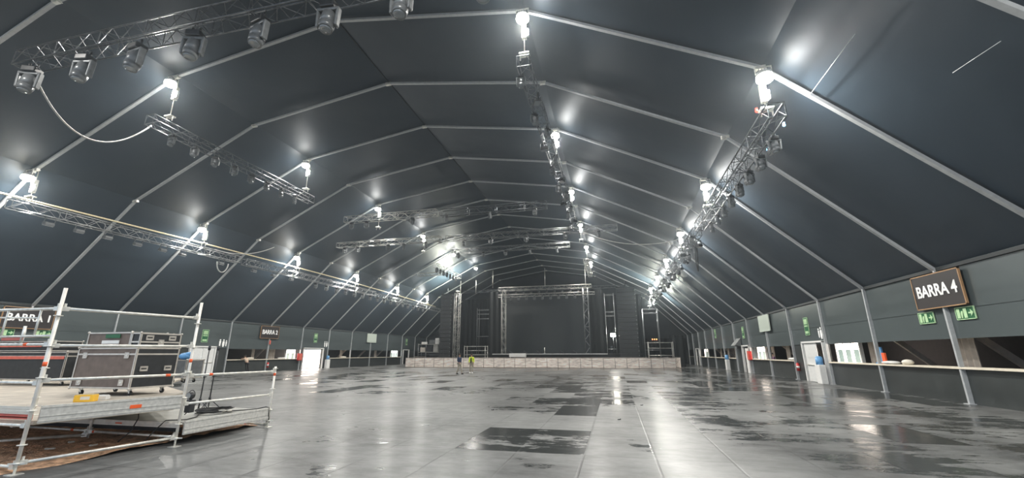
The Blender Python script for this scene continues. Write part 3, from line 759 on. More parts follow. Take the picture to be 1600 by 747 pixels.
# line array speakers
def array(x0, x1, y, z0, z1, n, label):
    w = x1-x0; root = empty('speaker_stack', ((x0+x1)/2, y, z0)); tag(root, label, 'loudspeaker', 'loudspeaker stacks beside the stage')
    h = (z1-z0)/n
    for k in range(n):
        off = .0
        p = MB(); p.box((0, off, h*(k+.5)), (w*.92, 1.1, h*.95), None, .03); p.box((-w*.2, off-.56, h*(k+.5)), (w*.3, .04, h*.8)); p.box((w*.2, off-.56, h*(k+.5)), (w*.3, .04, h*.8)); c = p.build('cabinet', 'speaker', root)
        p = MB(); p.box((w*.44, off-.57, h*(k+.5)), (.08, .06, .16)); p.build('rigging_pin', 'fixture_grey', c)
    p = MB(); p.box((0, 0, z1-z0+.15), (w*.9, .9, .18)); p.cyl((0, 0, z1-z0+.2), (0, 0, z1-z0+1.2), .04, n=6); p.build('rigging_frame', 'black_plastic', root)
array(-14.1, -12.15, 62.0, 0, 10.6, 18, 'tall black loudspeaker stack left of the stage')
array(12.6, 15.4, 62.0, 0, 10.7, 18, 'tall black loudspeaker stack right of the stage')
# vertical towers
TW = 'stage towers'
def tower(x, y, z0, z1, label, m='truss_alu', s=.5): return make_truss('stage_tower', z1-z0, s, m, (x, y, z0), 0, True, .9, .05, label, TW)
tower(-11.45, 62.0, 0, 10.9, 'bright vertical truss tower beside the left loudspeaker stack', 'truss_bright', .75)
tower(-4.55, 64.2, 1.76, 11.3, 'vertical truss tower left of the stage screen', 'truss_bright', .6)
tower(8.2, 64.2, 1.76, 11.3, 'vertical truss tower right of the stage screen', 'truss_alu', .7)
def scaff_tower(x0, x1, y, z0, z1, hs, label, m='truss_alu'):
    root = empty('scaffold_tower', ((x0+x1)/2, y, z0)); tag(root, label, 'scaffold', 'scaffold towers on the stage wings'); w = (x1-x0)/2
    for sx in (-1, 1):
        for dy in (0, 1.2): MB().cyl((sx*w, dy, 0), (sx*w, dy, z1-z0), .05, n=6).build('standard', m, root)
    for z in hs:
        p = MB()
        for dy in (0, 1.2): p.cyl((-w, dy, z-z0), (w, dy, z-z0), .04, n=6)
        for sx in (-1, 1): p.cyl((sx*w, 0, z-z0), (sx*w, 1.2, z-z0), .04, n=6)
        p.build('ledger', m, root)
scaff_tower(10.95, 12.3, 66.0, 1.76, 10.7, [2.4, 7.3, 7.9, 10.5], 'scaffold tower left of the right loudspeaker stack')
scaff_tower(16.2, 18.2, 63.0, 1.0, 7.9, [2.2, 3.2, 7.3, 7.9], 'scaffold tower right of the right loudspeaker stack')
scaff_tower(16.3, 19.3, 58.5, 0.0, 3.2, [1.5, 2.4, 3.1], 'low metal railing frame at the right wing', 'truss_bright')
scaff_tower(-9.6, -6.4, 60.6, 0.0, 2.9, [1.6, 2.2, 2.8], 'low metal railing frame on the left front of the stage', 'truss_bright')
scaff_tower(-18.4, -14.6, 63.5, 0.0, 3.3, [1.6, 2.0, 3.2], 'scaffold platform at the left wing of the stage', 'truss_alu')
scaff_tower(-10.8, -7.7, 70.0, 1.76, 9.4, [4.6, 7.6, 8.4, 9.1], 'back scaffold left of the left curtain column')
# roof rig of the stage
xr = make_truss('stage_rig_truss', 14.4, .5, 'truss_bright', (-5.2, 63.5, 11.55), 0, label='front rig truss over the stage, upper', group='stage rig trusses')
xr = make_truss('stage_rig_truss', 15.0, .4, 'truss_bright', (-5.4, 64.1, 10.55), 0, label='front rig truss over the stage, lower', group='stage rig trusses')
xr = make_truss('stage_rig_truss', 28, .4, 'truss_dark', (-13.4, 70, 12.3), 0, label='dark rig truss deep over the stage', group='stage rig trusses')
for i in range(12):
    fixture(wsd, -4.8+1.2*i, 63.4, 11.3, 0, f'stage light under the upper front rig truss, {FST[i]} from the left', 'stage lights on the front rig')
for i in range(11):
    fixture(mh2, -4.6+1.25*i, 64.0, 10.35, 0, f'moving head under the lower front rig truss, {FST[i]} from the left', 'moving heads on the front rig')
for i, x in enumerate((-12.5, -9.8, -6.9, 1.8, 8.2)):
    mb = MB(); mb.cyl((x, 66.0, 12.2 if abs(x) < 8 else 11.4), (x, 66.0, 15.1 if abs(x) < 9.4 else 13.6), .04, n=6)
    tag(mb.build('rigging_cable', 'galv'), f'thin rigging cable above the stage, {FST[i]} from the left', 'cable', 'rigging cables above the stage')
# work light on stage right
wl = empty('work_light', (11.9, 65.4, 1.76)); tag(wl, 'bright work light on a stand at the right of the stage', 'work light')
p = MB(); p.cyl((0, .1, 0), (0, .1, 2.5), .03, n=8); 
for k in range(3): a = 2*PI*k/3; p.cyl((0, .1, .5), (.5*math.cos(a), .1+.5*math.sin(a), 0), .02, n=6)
p.build('stand', 'black_plastic', wl); MB().box((0, .03, 2.62), (.75, .16, .6), None, .02).build('housing', 'fixture_grey', wl)
MB().box((0, -.07, 2.62), (.66, .03, .5), None, .01).build('lamp_glass', 'work_glow', wl)
l = D.lights.new('work_beam', 'SPOT'); l.energy = 9000; l.spot_size = 2.6; l.spot_blend = 1; l.shadow_soft_size = .3; l.color = (1, .97, .88)
lo_ = D.objects.new('work_beam', l); COL.objects.link(lo_); lo_.parent = wl; lo_.location = (0, -.2, 2.62); lo_.rotation_euler = (PI/2-.03, 0, 0)
# assumed uplights, added on the stage wings to brighten the roof
for i, (x, y, z, e, s, c) in enumerate([(-11.45, 62.0, 11.2, 3000, .5, 'left'), (17.2, 63.0, 8.2, 2200, .5, 'right')]):
    r = empty('assumed_uplight', (x, y, z)); tag(r, f'assumed floodlight aimed at the roof above the {c} wing of the stage', 'floodlight')
    MB().box((0, 0, 0), (.5, .4, .16), None, .02).build('housing', 'fixture_grey', r); MB().box((0, 0, .09), (.42, .32, .03), None, .005).build('lamp_glass', 'lamp_glow', r)
    p = MB(); p.box((0, -.23, -.1), (.06, .02, .3)); p.box((0, .23, -.1), (.06, .02, .3)); p.box((0, 0, -.26), (.06, .48, .03)); p.build('bracket', 'galv', r)
    l = D.lights.new('assumed_up_beam', 'AREA'); l.shape = 'DISK'; l.size = .4; l.energy = e; l.color = (.97, 1, .86)
    q = D.objects.new('assumed_up_beam', l); COL.objects.link(q); q.parent = r; q.location = (0, 0, .14); q.rotation_euler = (PI-(-.15 if i == 0 else -.25), (-.75 if i == 0 else .25), 0)
# equipment on the left wing platform
for i, (x, z, w, h, m) in enumerate([(-17.7, 2.05, .8, .7, 'case_alu'), (-16.6, 2.05, .9, .9, 'black_plastic'), (-15.5, 2.05, .8, 1.2, 'truss_bright'), (-16.2, 3.25, .9, .6, 'fixture_grey'), (-15.3, 3.25, .6, .9, 'white_plastic'), (-17.6, 3.25, .7, .35, 'white_plastic')]):
    mb = MB(); mb.box((x, 64.0, z+h/2), (w, .7, h), None, .03); mb.box((x, 63.62, z+h*.6), (w*.7, .04, h*.5)); 
    for s in (-1, 1): mb.box((x+s*w*.46, 63.63, z+h/2), (.05, .05, h*.95))
    tag(mb.build('equipment_rack', m), f'equipment box on the left wing platform, {["low at its left end","low in its middle","low at its right end","on top in the middle","tall pale one on top","small pale one on top at the left"][i]}', 'equipment')
mb = MB(); mb.bb(-18.4, -14.6, 63.4, 64.8, 1.95, 2.04); mb.bb(-18.4, -14.6, 63.4, 64.8, 3.17, 3.24); tag(mb.build('platform_boards', 'deck_grey'), 'grey boards of the left wing platform carrying equipment', 'platform')
for i in range(3):
    r = empty('warm_lamp', (18.6+.36*i, 80.0, 0)); tag(r, f'tiny orange lamp on a thin pole at the far right wing, {["left","middle","right"][i]} of three', 'lamp')
    MB().cyl((0, 0, 0), (0, 0, 4.05), .02, n=6).build('pole', 'black_plastic', r); p = MB(); p.cyl((0, 0, 4.05), (0, 0, 4.1), .05, n=10); p.sph((0, 0, 4.16), .09, n=10); p.build('bulb', 'led_orange', r)
mb = MB(); mb.box((-1.6, 60.9, 1.55), (2.4, .6, .5), None, .03); mb.box((-1.6, 60.6, 1.6), (2.0, .03, .35)); [mb.cyl((-1.6+a, 60.9, 0), (-1.6+a, 60.9, 1.35), .05, n=6) for a in (-1.1, 1.1)]; tag(mb.build('white_table', 'white_plastic'), 'white box standing behind the barrier left of the middle', 'box')
mb = MB(); mb.cyl((2.0, 62.9, 1.75), (2.0, 62.9, 2.6), .07, n=8); mb.box((2.0, 62.9, 1.78), (.3, .3, .06)); tag(mb.build('stage_post', 'truss_bright'), 'short pale post on the front edge of the stage', 'post')
for i, x in enumerate([-3.4, -1.2, .8, 4.3, 6.2]):
    mb = MB(); mb.prism([(-.4, 0), (.4, 0), (.36, .18), (-.1, .42), (-.4, .3)], (x, 63.3, 1.76), (1, 0, 0), (0, 0, 1), (0, .6, 0)); mb.box((x, 63.28, 1.95), (.5, .03, .16))
    tag(mb.build('stage_monitor', 'black_plastic'), f'black wedge monitor on the stage front, {FST[i]} from the left', 'loudspeaker', 'wedge monitors on the stage front')

# ------------------------------------------------------------------ scaffold platform with flight cases (front left)
def ring(p, c, axis, n=6):
    c = Vector(c); a = Vector(axis)*.035; p.cyl(c-a, c+a, .040, n=10)
def standard(x, y, z0, z1, label, bands=()):
    root = empty('scaffold_standard', (x, y, 0)); tag(root, label, 'scaffold pole', 'upright scaffold poles')
    MB().cyl((0, 0, z0+.12), (0, 0, z1), .0265, n=14).build('tube', 'steel_white', root)
    z = .42 if z0 < .5 else z0+.3
    while z < z1:
        MB().cyl((0, 0, z-.006), (0, 0, z+.006), .062, n=16).build('rosette', 'galv', root); z += .5
    p = MB(); p.cyl((0, 0, z0+.01), (0, 0, z0+.35), .018, n=10); p.box((0, 0, z0+.006), (.16, .16, .012)); p.cyl((0, 0, z0+.14), (0, 0, z0+.17), .05, n=6); p.box((0, 0, z0+.155), (.22, .025, .02), (0, 0, .5)); p.build('base_jack', 'galv', root)
    for b in bands: MB().cyl((0, 0, b), (0, 0, b+.07), .029, n=14).build('orange_band', 'orange', root)
    return root
A = (3.0, 5.19); B = (3.42, 7.35); C = (3.44, 9.71)
standard(*A, 0, 2.89, 'pale scaffold pole nearest to the camera at the platform corner', (1.60,))
standard(*B, 0, 2.87, 'tall pale scaffold pole in the middle, behind the nearest one', (1.62,))
standard(*C, 0, 1.47, 'short pale scaffold pole at the far end of the lower deck', (1.24,))
standard(1.0, 7.4, .0, .55, 'short scaffold leg standing in the soil under the upper deck')
standard(2.05, 5.75, .75, 1.93, 'short upright pole with a round plate on top at the left edge', ())
mb = MB(); mb.cyl((2.05, 5.75, 1.93), (2.05, 5.75, 1.96), .12, n=18); mb.sph((2.05, 5.75, 1.96), .12, (1, 1, .25)); tag(mb.build('round_plate', 'galv'), 'round grey plate on top of the short upright pole', 'plate')
def rail(a, b, label, bands=(), r=.0242, m='galv'):
    a = Vector(a); b = Vector(b); root = empty('scaffold_rail', a); tag(root, label, 'scaffold rail', 'horizontal scaffold rails')
    d = b-a; u = d.normalized()
    MB().cyl(u*.05, d-u*.05, r, n=12).build('tube', m, root)
    for e, s in ((Vector((0, 0, 0)), 1), (d, -1)):
        p = MB(); c = e+u*s*.06; p.beam(e+u*s*.02, e+u*s*.11, .055, .07); p.box(e+u*s*.055+Vector((0, 0, .045)), (.015, .03, .09)); p.build('wedge_head', 'galv', root)
    for t in bands: MB().cyl(d*t-u*.04, d*t+u*.04, r+.003, n=12).build('orange_band', 'orange', root)
def v3(p, z): return (p[0], p[1], z)
rail(v3(A, 2.54), v3(B, 2.54), 'top scaffold rail between the two tall poles')
rail(v3(A, 1.93), v3(B, 1.95), 'upper middle scaffold rail between the two tall poles')
rail(v3(A, 1.38), v3(B, 1.38), 'lower middle scaffold rail between the two tall poles, crossing the flight case', (.83,))
rail(v3(B, 1.36), v3(C, 1.35), 'top rail of the low railing on the right', (.22,))
rail(v3(B, .80), v3(C, .78), 'middle rail of the low railing on the right')
rail(v3(A, .16), v3(B, .17), 'lowest scaffold rail lying just above the soil', ())
rail((-1.0, 5.19, 2.56), v3(A, 2.54), 'top scaffold rail running left out of the picture from the near pole')
rail((-1.0, 5.19, 1.96), v3(A, 1.95), 'upper middle rail running left out of the picture', (.86,))
rail((-1.0, 5.19, 1.34), v3(A, 1.34), 'lower middle rail running left out of the picture')
rail((-1.0, 5.19, .70), v3(A, .70), 'low rail below the deck running left out of the picture', (.80,))
rail((-1.0, 5.19, .10), v3(A, .11), 'lowest rail running left near the soil')
rail((1.0, 7.4, .19), v3(B, .18), 'low rail from the middle pole back to the short leg', (.05,))
rail((-1.4, 7.4, .22), (1.0, 7.4, .20), 'low rail left of the short leg under the deck', (.80,))
rail((-1.2, 5.4, .12), (1.0, 7.4, .12), 'grey rail slanting through the shade under the deck', r=.03)
rail(v3(C, .06), (1.9, 9.9, .06), 'white base rail at the far end of the lower deck', (.5,), m='steel_white')
# guard frame left of the near pole
g = empty('guard_frame', (2.56, 5.19, 0)); tag(g, 'small welded guard frame hanging on the left rails beside the near pole', 'scaffold frame')
p = MB(); p.cyl((0, 0, 2.08), (0, 0, 2.55), .017, n=8); p.cyl((-1.1, .0, 2.42), (0, 0, 2.39), .014, n=8); p.cyl((-1.1, 0, 2.08), (.42, 0, 2.09), .02, n=8); p.cyl((-.27, 0, 1.96), (-.27, 0, 2.26), .022, n=8); p.cyl((-.8, 0, 2.08), (-.8, 0, 2.55), .017, n=8)
p.build('frame_tube', 'galv', g); MB().box((-.5, 0, 2.045), (.5, .02, .05)).build('red_plate', 'red_faded', g)
# decks
upper = [(2.92, 5.3), (3.28, 7.3), (1.05, 8.7), (.2, 10.1), (-3.2, 12.1), (-8.0, 17.0), (-14, 17), (-14, 5.3)]
dk = empty('upper_deck', (0, 0, 0)); tag(dk, 'raised plywood platform that carries the flight cases', 'platform')
MB().poly(upper, .69, .75).build('deck_boards', 'deck_ply', dk)
p = MB()
for (xa, ya), (xb, yb) in [((-12, 16.5), (-12, 5.5)), ((-9, 16.5), (-9, 5.5)), ((-6, 14.5), (-6, 5.5)), ((-3, 11.6), (-3, 5.5)), ((0, 9.8), (0, 7.6))]: p.beam((xa, ya, .62), (xb, yb, .62), .08, .12)
for x, y in [(-12, 16.5), (-12, 8), (-8, 16), (-7.5, 8), (-3.2, 11.6), (-3.6, 8), (0, 9.6), (-8, 12)]: p.cyl((x, y, 0), (x, y, .69), .04, n=8)
p.build('support_frame', 'galv', dk)
def toe(a, b, z0, z1, label, m='deck_alu', bands=(), th=.03):
    root = empty('toe_board', (a[0], a[1], z0)); tag(root, label, 'toe board', 'scaffold toe boards'); d = Vector((b[0]-a[0], b[1]-a[1], 0)); h = z1-z0
    u = d.normalized(); nrm = Vector((u.y, -u.x, 0))
    p = MB(); p.beam(u*.03+Vector((0, 0, h/2)), d-u*.03+Vector((0, 0, h/2)), h, th, (nrm.x, nrm.y, 0)) if False else p.prism([(0.03, 0), (d.length-.03, 0), (d.length-.03, h), (.03, h)], -nrm*th/2, u, (0, 0, 1), nrm*th)
    for zz in (.03, h*.38, h-.03): p.prism([(0.03, zz-.006), (d.length-.03, zz-.006), (d.length-.03, zz+.006), (.03, zz+.006)], nrm*th*.5, u, (0, 0, 1), nrm*.008)
    p.build('board', m, root)
    for t in bands: MB().prism([(-.09, h*.35), (.09, h*.35), (.09, h*.58), (-.09, h*.58)], u*(d.length*t)+nrm*(th*.5+.008), u, (0, 0, 1), nrm*.004).build('orange_band', 'orange', root)
toe((3.03, 5.25), (3.45, 7.32), .72, .985, 'long grey metal toe board between the two tall poles', bands=(.62,))
toe((-1.0, 5.22), (2.98, 5.22), .86, .975, 'pale toe board running left from the near pole', 'cream')
toe((-1.0, 5.24), (2.98, 5.24), .78, .86, 'dark red edge board below the pale toe board', 'red_faded')
toe((3.45, 7.42), (3.47, 9.68), .20, .47, 'grey metal side board of the lower deck on the right')
toe((-.9, 7.44), (3.36, 7.44), .33, .43, 'white edge board with an orange mark under the upper deck', 'steel_white', bands=(.62,))
toe((-.9, 7.50), (3.36, 7.50), .24, .33, 'dark edge board under the white one', 'stage_black')
ld_ = [(3.40, 7.5), (3.42, 9.66), (.9, 9.9), (.2, 8.9), (.9, 7.5)]
tag(MB().poly(ld_, .38, .43).build('lower_deck', 'deck_grey'), 'lower grey deck behind the middle pole with cables on it', 'platform')
# soil strip
def soil():
    mb = MB(); bm = mb.bm; rnd = random.Random(3)
    xs = [-9+.25*i for i in range(49)]; ys = [4.4+.22*j for j in range(26)]
    def edge(y): 
        pts = [(4.3, 2.75), (5.37, 2.85), (6.3, 3.22), (7.0, 3.42), (7.85, 3.36), (8.77, 3.38), (9.7, 3.40), (10.3, 3.3)]
        for (a, xa), (b, xb) in zip(pts[:-1], pts[1:]):
            if a <= y <= b: return xa+(xb-xa)*(y-a)/(b-a)
        return 3.3
    g = []
    for i, x in enumerate(xs):
        row = []
        for j, y in enumerate(ys):
            e = edge(y); xx = min(x, e) if x < 3.5 else e
            t = min(1, (e-xx)/.35); tb = min(1, (ys[-1]-y)/.4, (y-ys[0])/.3+.05)
            z = .004+.05*t*max(0, tb)*(.5+rnd.random()*.9)
            row.append(bm.verts.new((xx+(.03*(rnd.random()-.5) if xx == e else 0), y, z)))
        g.append(row)
    for i in range(len(xs)-1):
        for j in range(len(ys)-1):
            f = bm.faces.new((g[i][j], g[i+1][j], g[i+1][j+1], g[i][j+1])); f.smooth = True
    bmesh.ops.remove_doubles(bm, verts=bm.verts[:], dist=.0005)
    return mb.build('soil_patch', 'dirt')
tag(soil(), 'brown soil and woodchips on the ground under the scaffold', 'soil', kind='stuff')
for i, (x, y, l_, a) in enumerate([(1.62, 6.35, .16, .2), (2.1, 6.75, .10, 1.1), (1.3, 6.9, .08, .5)]):
    mb = MB(); mb.cyl((x, y, .075), (x+l_*math.cos(a), y+l_*math.sin(a), .085), .016, n=8); mb.sph((x, y, .08), .03, (1, 1, .6))
    tag(mb.build('litter', 'debris'), f'small pale piece of litter on the soil, {["left one","middle one","one nearest the short leg"][i]}', 'litter')

# flight cases
def caster(parent, x, y, z, rz=0):
    c = D.objects.new('caster', None)
    p = MB(); p.box((x, y, z-.015), (.11, .10, .02)); p.prism([(-.035, 0), (.035, 0), (.055, -.10), (.02, -.10)], (x, y-.03, z-.02), (1, 0, 0), (0, 0, 1), (0, .006, 0)); p.prism([(-.035, 0), (.035, 0), (.055, -.10), (.02, -.10)], (x, y+.026, z-.02), (1, 0, 0), (0, 0, 1), (0, .006, 0))
    D.objects.remove(c)
    o = p.build('caster', 'galv', parent); MB().cyl((x+.035, y-.022, z-.115), (x+.035, y+.022, z-.115), .058, n=16).build('wheel', 'rubber', o)
def flight_case(name, loc, rz, L_, D_, H, zb, label, front='case_brown', side='case_black', edge=.035, casters=True, lid=None, cat='flight case', latches_f=(), latches_s=(), handles_f=(), handles_s=(), split=None):
    """local x: 0..-L_ to the left, y: 0..D_ back; front faces -y, right side faces +x"""
    root = empty(name, loc, rz); tag(root, label, cat, 'flight cases on the platform')
    p = MB(); p.bb(-L_+.01, -.012, .012, D_-.01, zb+.01, zb+H-.01); b = p.build('body', front, root)
    MB().bb(-.012, -.004, .02, D_-.02, zb+.02, zb+H-.02).build('side_panel', side, b)
    p = MB(); e = edge; t = .006
    xs = (-L_, 0); ys = (0, D_); zs = (zb, zb+H)
    for x in xs:
        for y in ys:
            sx = 1 if x < 0 else -1; sy = 1 if y == 0 else -1
            p.bb(x-sx*t, x+sx*e, y-sy*t, y+sy*t, zb, zb+H); p.bb(x-sx*t, x+sx*t, y-sy*t, y+sy*e, zb, zb+H)
    for z in zs:
        sz = 1 if z == zb else -1
        for y in ys:
            sy = 1 if y == 0 else -1
            p.bb(-L_, 0, y-sy*t, y+sy*t, z-sz*t, z+sz*e); p.bb(-L_, 0, y-sy*t, y+sy*e, z-sz*t, z+sz*t)
        for x in xs:
            sx = 1 if x < 0 else -1
            p.bb(x-sx*t, x+sx*t, 0, D_, z-sz*t, z+sz*e)
    if split:
        p.bb(-L_, 0, -.008, .004, zb+split-.02, zb+split+.02); p.bb(-.004, .008, 0, D_, zb+split-.02, zb+split+.02)
    p.build('edge_trim', 'case_alu', root)
    p = MB()
    for x in xs:
        for y in ys:
            for z in zs: p.sph((x, y, z), edge*.85, n=10)
    p.build('ball_corners', 'case_alu', root)
    def latch(face, a, z, kind):
        q = MB(); w, h = (.15, .15) if kind == 'latch' else (.2, .13)
        def bx(a0, a1, z0, z1, d0, d1):
            if face == 'f': q.bb(a0, a1, -d1, -d0, z0, z1)
            else: q.bb(d0, d1, a0, a1, z0, z1)
        bx(a-w/2, a+w/2, z-h/2, z-h/2+.02, .0, .014); bx(a-w/2, a+w/2, z+h/2-.02, z+h/2, .0, .014); bx(a-w/2, a-w/2+.02, z-h/2, z+h/2, 0, .014); bx(a+w/2-.02, a+w/2, z-h/2, z+h/2, 0, .014)
        bx(a-w/2+.02, a+w/2-.02, z-h/2+.02, z+h/2-.02, 0, .006)
        o = q.build('latch' if kind == 'latch' else 'handle', 'case_alu', root)
        q = MB()
        if kind == 'latch': bx(a-.03, a+.03, z-.015, z+.015, .006, .022)
        else: bx(a-.06, a+.06, z-.012, z+.018, .006, .02)
        q.build('grip', 'galv' if kind == 'latch' else 'black_plastic', o)
    for a, z in latches_f: latch('f', a, z, 'latch')
    for a, z in latches_s: latch('s', a, z, 'latch')
    for a, z in handles_f: latch('f', a, z, 'handle')
    for a, z in handles_s: latch('s', a, z, 'handle')
    if casters:
        for x in (-L_+.18, -.18):
            for y in (.16, D_-.16): caster(root, x, y, zb)
    return root
BX, BY = -.04, 8.74
fc = flight_case('flight_case', (BX, BY, 0), .02, 2.0, 1.15, 1.03, .93, 'largest brown and black flight case on casters in the middle of the platform', split=.86,
    latches_f=[(-1.72, 1.69+.07), (-.30, 1.69+.07), (-1.72, 1.08), (-.30, 1.08)], handles_s=[(.26, 1.42), (.90, 1.42)])
flight_case('flight_case', (BX-.38, BY+.05, 0), .02, 1.50, .95, .38, 1.985, 'low brown flight case with a green label on top of the largest one', side='case_brown', casters=False)
MB_l = MB(); MB_l.bb(-.78, -.36, -.012, -.004, .235, .34)
gl = D.objects['flight_case.001']
o = MB().bb(-.86, -.36, -.02, -.006, 2.21, 2.31).build('green_label', 'sign_green', gl)
o = MB().bb(-.95, -.36, -.02, -.006, 2.06, 2.15).build('white_label', 'white_plastic', gl); MB_l.bm.free()
flight_case('flight_case', (BX-.03, BY+.03, 0), .02, .30, 1.12, .36, 1.985, 'narrow black flight case with two handles on top at the right', front='case_black', casters=False, split=.12,
    handles_s=[(.24, 2.22), (.86, 2.22)], latches_s=[(.56, 2.10)])
rc = flight_case('flight_case', (-6.3, 11.0, 0), 0, 3.4, 1.1, .95, .93, 'black flight case with a red stripe at the left edge', front='case_black', split=.80)
MB().bb(-3.36, -.06, -.02, -.006, 1.63, 1.73).build('red_stripe', 'red_faded', rc)
rc2 = flight_case('flight_case', (-7.3, 11.1, 0), 0, 3.2, .9, .36, 1.90, 'flat case with a red stripe on top of the black striped one', front='case_black', casters=False)
MB().bb(-3.1, -.5, -.02, -.006, 2.05, 2.19).build('red_stripe', 'red_faded', rc2)
# stack of small grey trolleys between the cases
for i in range(3):
    r = empty('equipment_crate', (-5.0, 11.6, .93+.30*i)); tag(r, f'small grey metal crate between the big cases, {["lowest","middle","topmost"][i]} of the stack', 'crate', 'stacked metal crates')
    MB().bb(-.6, .5, 0, .8, .02, .26, .02).build('body', 'case_black', r)
    p = MB()
    for x in (-.6, -.05, .5): p.bb(x-.02, x+.02, -.02, .02, 0, .29)
    p.bb(-.6, .5, -.02, .02, .25, .29); p.bb(-.6, .5, -.02, .02, 0, .03); p.build('rim', 'case_alu', r)
    if i == 0:
        for x in (-.45, .35):
            for y in (.15, .65): caster(r, x, y, 0)
# grey lidded case behind post, blue cloth
flight_case('flight_case', (-3.45, 13.0, 0), .0, .9, .7, .66, .93, 'grey case half hidden behind the largest flight case', front='fixture_grey', side='fixture_grey', casters=True)
mb = MB(); mb.sph((-3.95, 13.3, 1.71), .22, (1, .8, .6), 14); mb.sph((-3.85, 13.35, 1.78), .15, (1, 1, .6), 12); tag(mb.build('blue_bundle', 'blue_plastic'), 'blue bundle lying on the half hidden grey case', 'bundle')
# yellow box
yb = empty('yellow_box', (.33, 7.62, .75), .55); tag(yb, 'small yellow box on the platform edge before the largest flight case', 'box')
MB().box((0, 0, .075), (.36, .22, .15), None, .015).build('box_body', 'yellow', yb); MB().box((.03, -.112, .085), (.17, .006, .07)).build('label', 'cream', yb); MB().box((0, 0, .155), (.34, .2, .012), None, .004).build('lid', 'beige_box', yb)
mb = MB(); mb.box((.25, 8.0, .80), (.22, .16, .10), (0, 0, .5), .01); mb.box((.25, 8.0, .856), (.18, .12, .012), (0, 0, .5)); tag(mb.build('white_packet', 'white_plastic'), 'small white packet lying beside the yellow box', 'packet')
# black tripod stands on the lower deck
for i, (x, y) in enumerate([(2.42, 8.62), (2.30, 8.98)]):
    r = empty('tripod_stand', (x, y, .43)); tag(r, f'thin black tripod stand on the lower deck, {["left","right"][i]} of the pair', 'stand', 'pair of black stands')
    p = MB(); p.cyl((0, 0, .08), (0, 0, 1.5), .014, n=8); p.build('pole', 'black_plastic', r)
    for k in range(3):
        a = .4+2*PI*k/3+i*.5; MB().cyl((0, 0, .30), (.30*math.cos(a), .30*math.sin(a), .012), .011, n=6).build('leg', 'black_plastic', r)
    p = MB(); p.cyl((0, 0, .28), (0, 0, .34), .028, n=8); p.cyl((0, 0, .8), (0, 0, .86), .022, n=8); p.cyl((.02, 0, .83), (.07, 0, .83), .01, n=6); p.cyl((0, 0, 1.45), (0, 0, 1.56), .03, n=8); p.build('collar', 'black_plastic', r)
# coil of cable and loose cables
rr = random.Random(5); pts = []
for k in range(150):
    a = k*.33; r0 = .20+.05*math.sin(k*.71)+rr.random()*.02; pts.append((2.75+1.5*r0*math.cos(a)*.8, 8.75+1.7*r0*math.sin(a), .45+.0006*k+.012*rr.random()))
tag(MB().tube(pts, .011).build('cable_coil', 'cable'), 'messy coil of black cable on the lower deck', 'cable')
tag(MB().tube([(2.9, 8.95, .46), (3.1, 9.2, .455), (3.25, 9.5, .455), (3.40, 9.62, .49), (3.485, 9.63, .47), (3.49, 9.64, .3), (3.46, 9.72, .12), (3.3, 9.8, .03), (3.0, 9.95, .02)], .013).build('loose_cable', 'cable'), 'black cable running from the coil over the far end of the lower deck', 'cable')
tag(MB().tube([(2.5, 8.6, .45), (3.0, 8.1, .45), (3.2, 7.7, .45), (2.95, 7.45, .46), (2.85, 7.36, .3), (2.75, 7.25, .08), (2.6, 7.1, .07)], .012).build('loose_cable', 'cable'), 'black cable dropping from the lower deck to the soil', 'cable')
tag(MB().tube([(2.35, 7.3, .74), (2.33, 7.36, .5), (2.28, 7.3, .25), (2.2, 7.15, .07)], .012).build('loose_cable', 'cable'), 'black cable hanging down under the upper deck', 'cable')
mb = MB(); mb.sph((2.95, 8.72, .50), .10, (1.7, .8, .35), 12); mb.sph((3.05, 8.85, .49), .07, (1.2, 1, .4), 10); tag(mb.build('pale_rag', 'debris'), 'crumpled pale rag lying in the cable coil', 'rag')
# small black lamp behind the middle pole
r = empty('black_stage_lamp', (2.95, 7.95, .82)); r.scale = (.72, .72, .72); tag(r, 'small black round stage lamp just right of the middle pole', 'stage light')
MB().cyl((0, 0, .12), (.0, -.14, .12), .10, n=18).build('body', 'black_plastic', r)
MB().tube([(.13*math.cos(t), -.04, .12+.15*math.sin(t)) for t in [PI*k/14 for k in range(15)]], .012).build('yoke', 'black_plastic', r)
MB().cyl((0, -.14, .12), (0, -.15, .12), .085, n=18).build('lens', 'lens', r)
MB().bb(-.10, .10, -.12, .06, -.37, .0, .02).build('case', 'black_plastic', r)
MB().cyl((0, -.04, .0), (0, -.04, .03), .04, n=12).build('base', 'black_plastic', r)

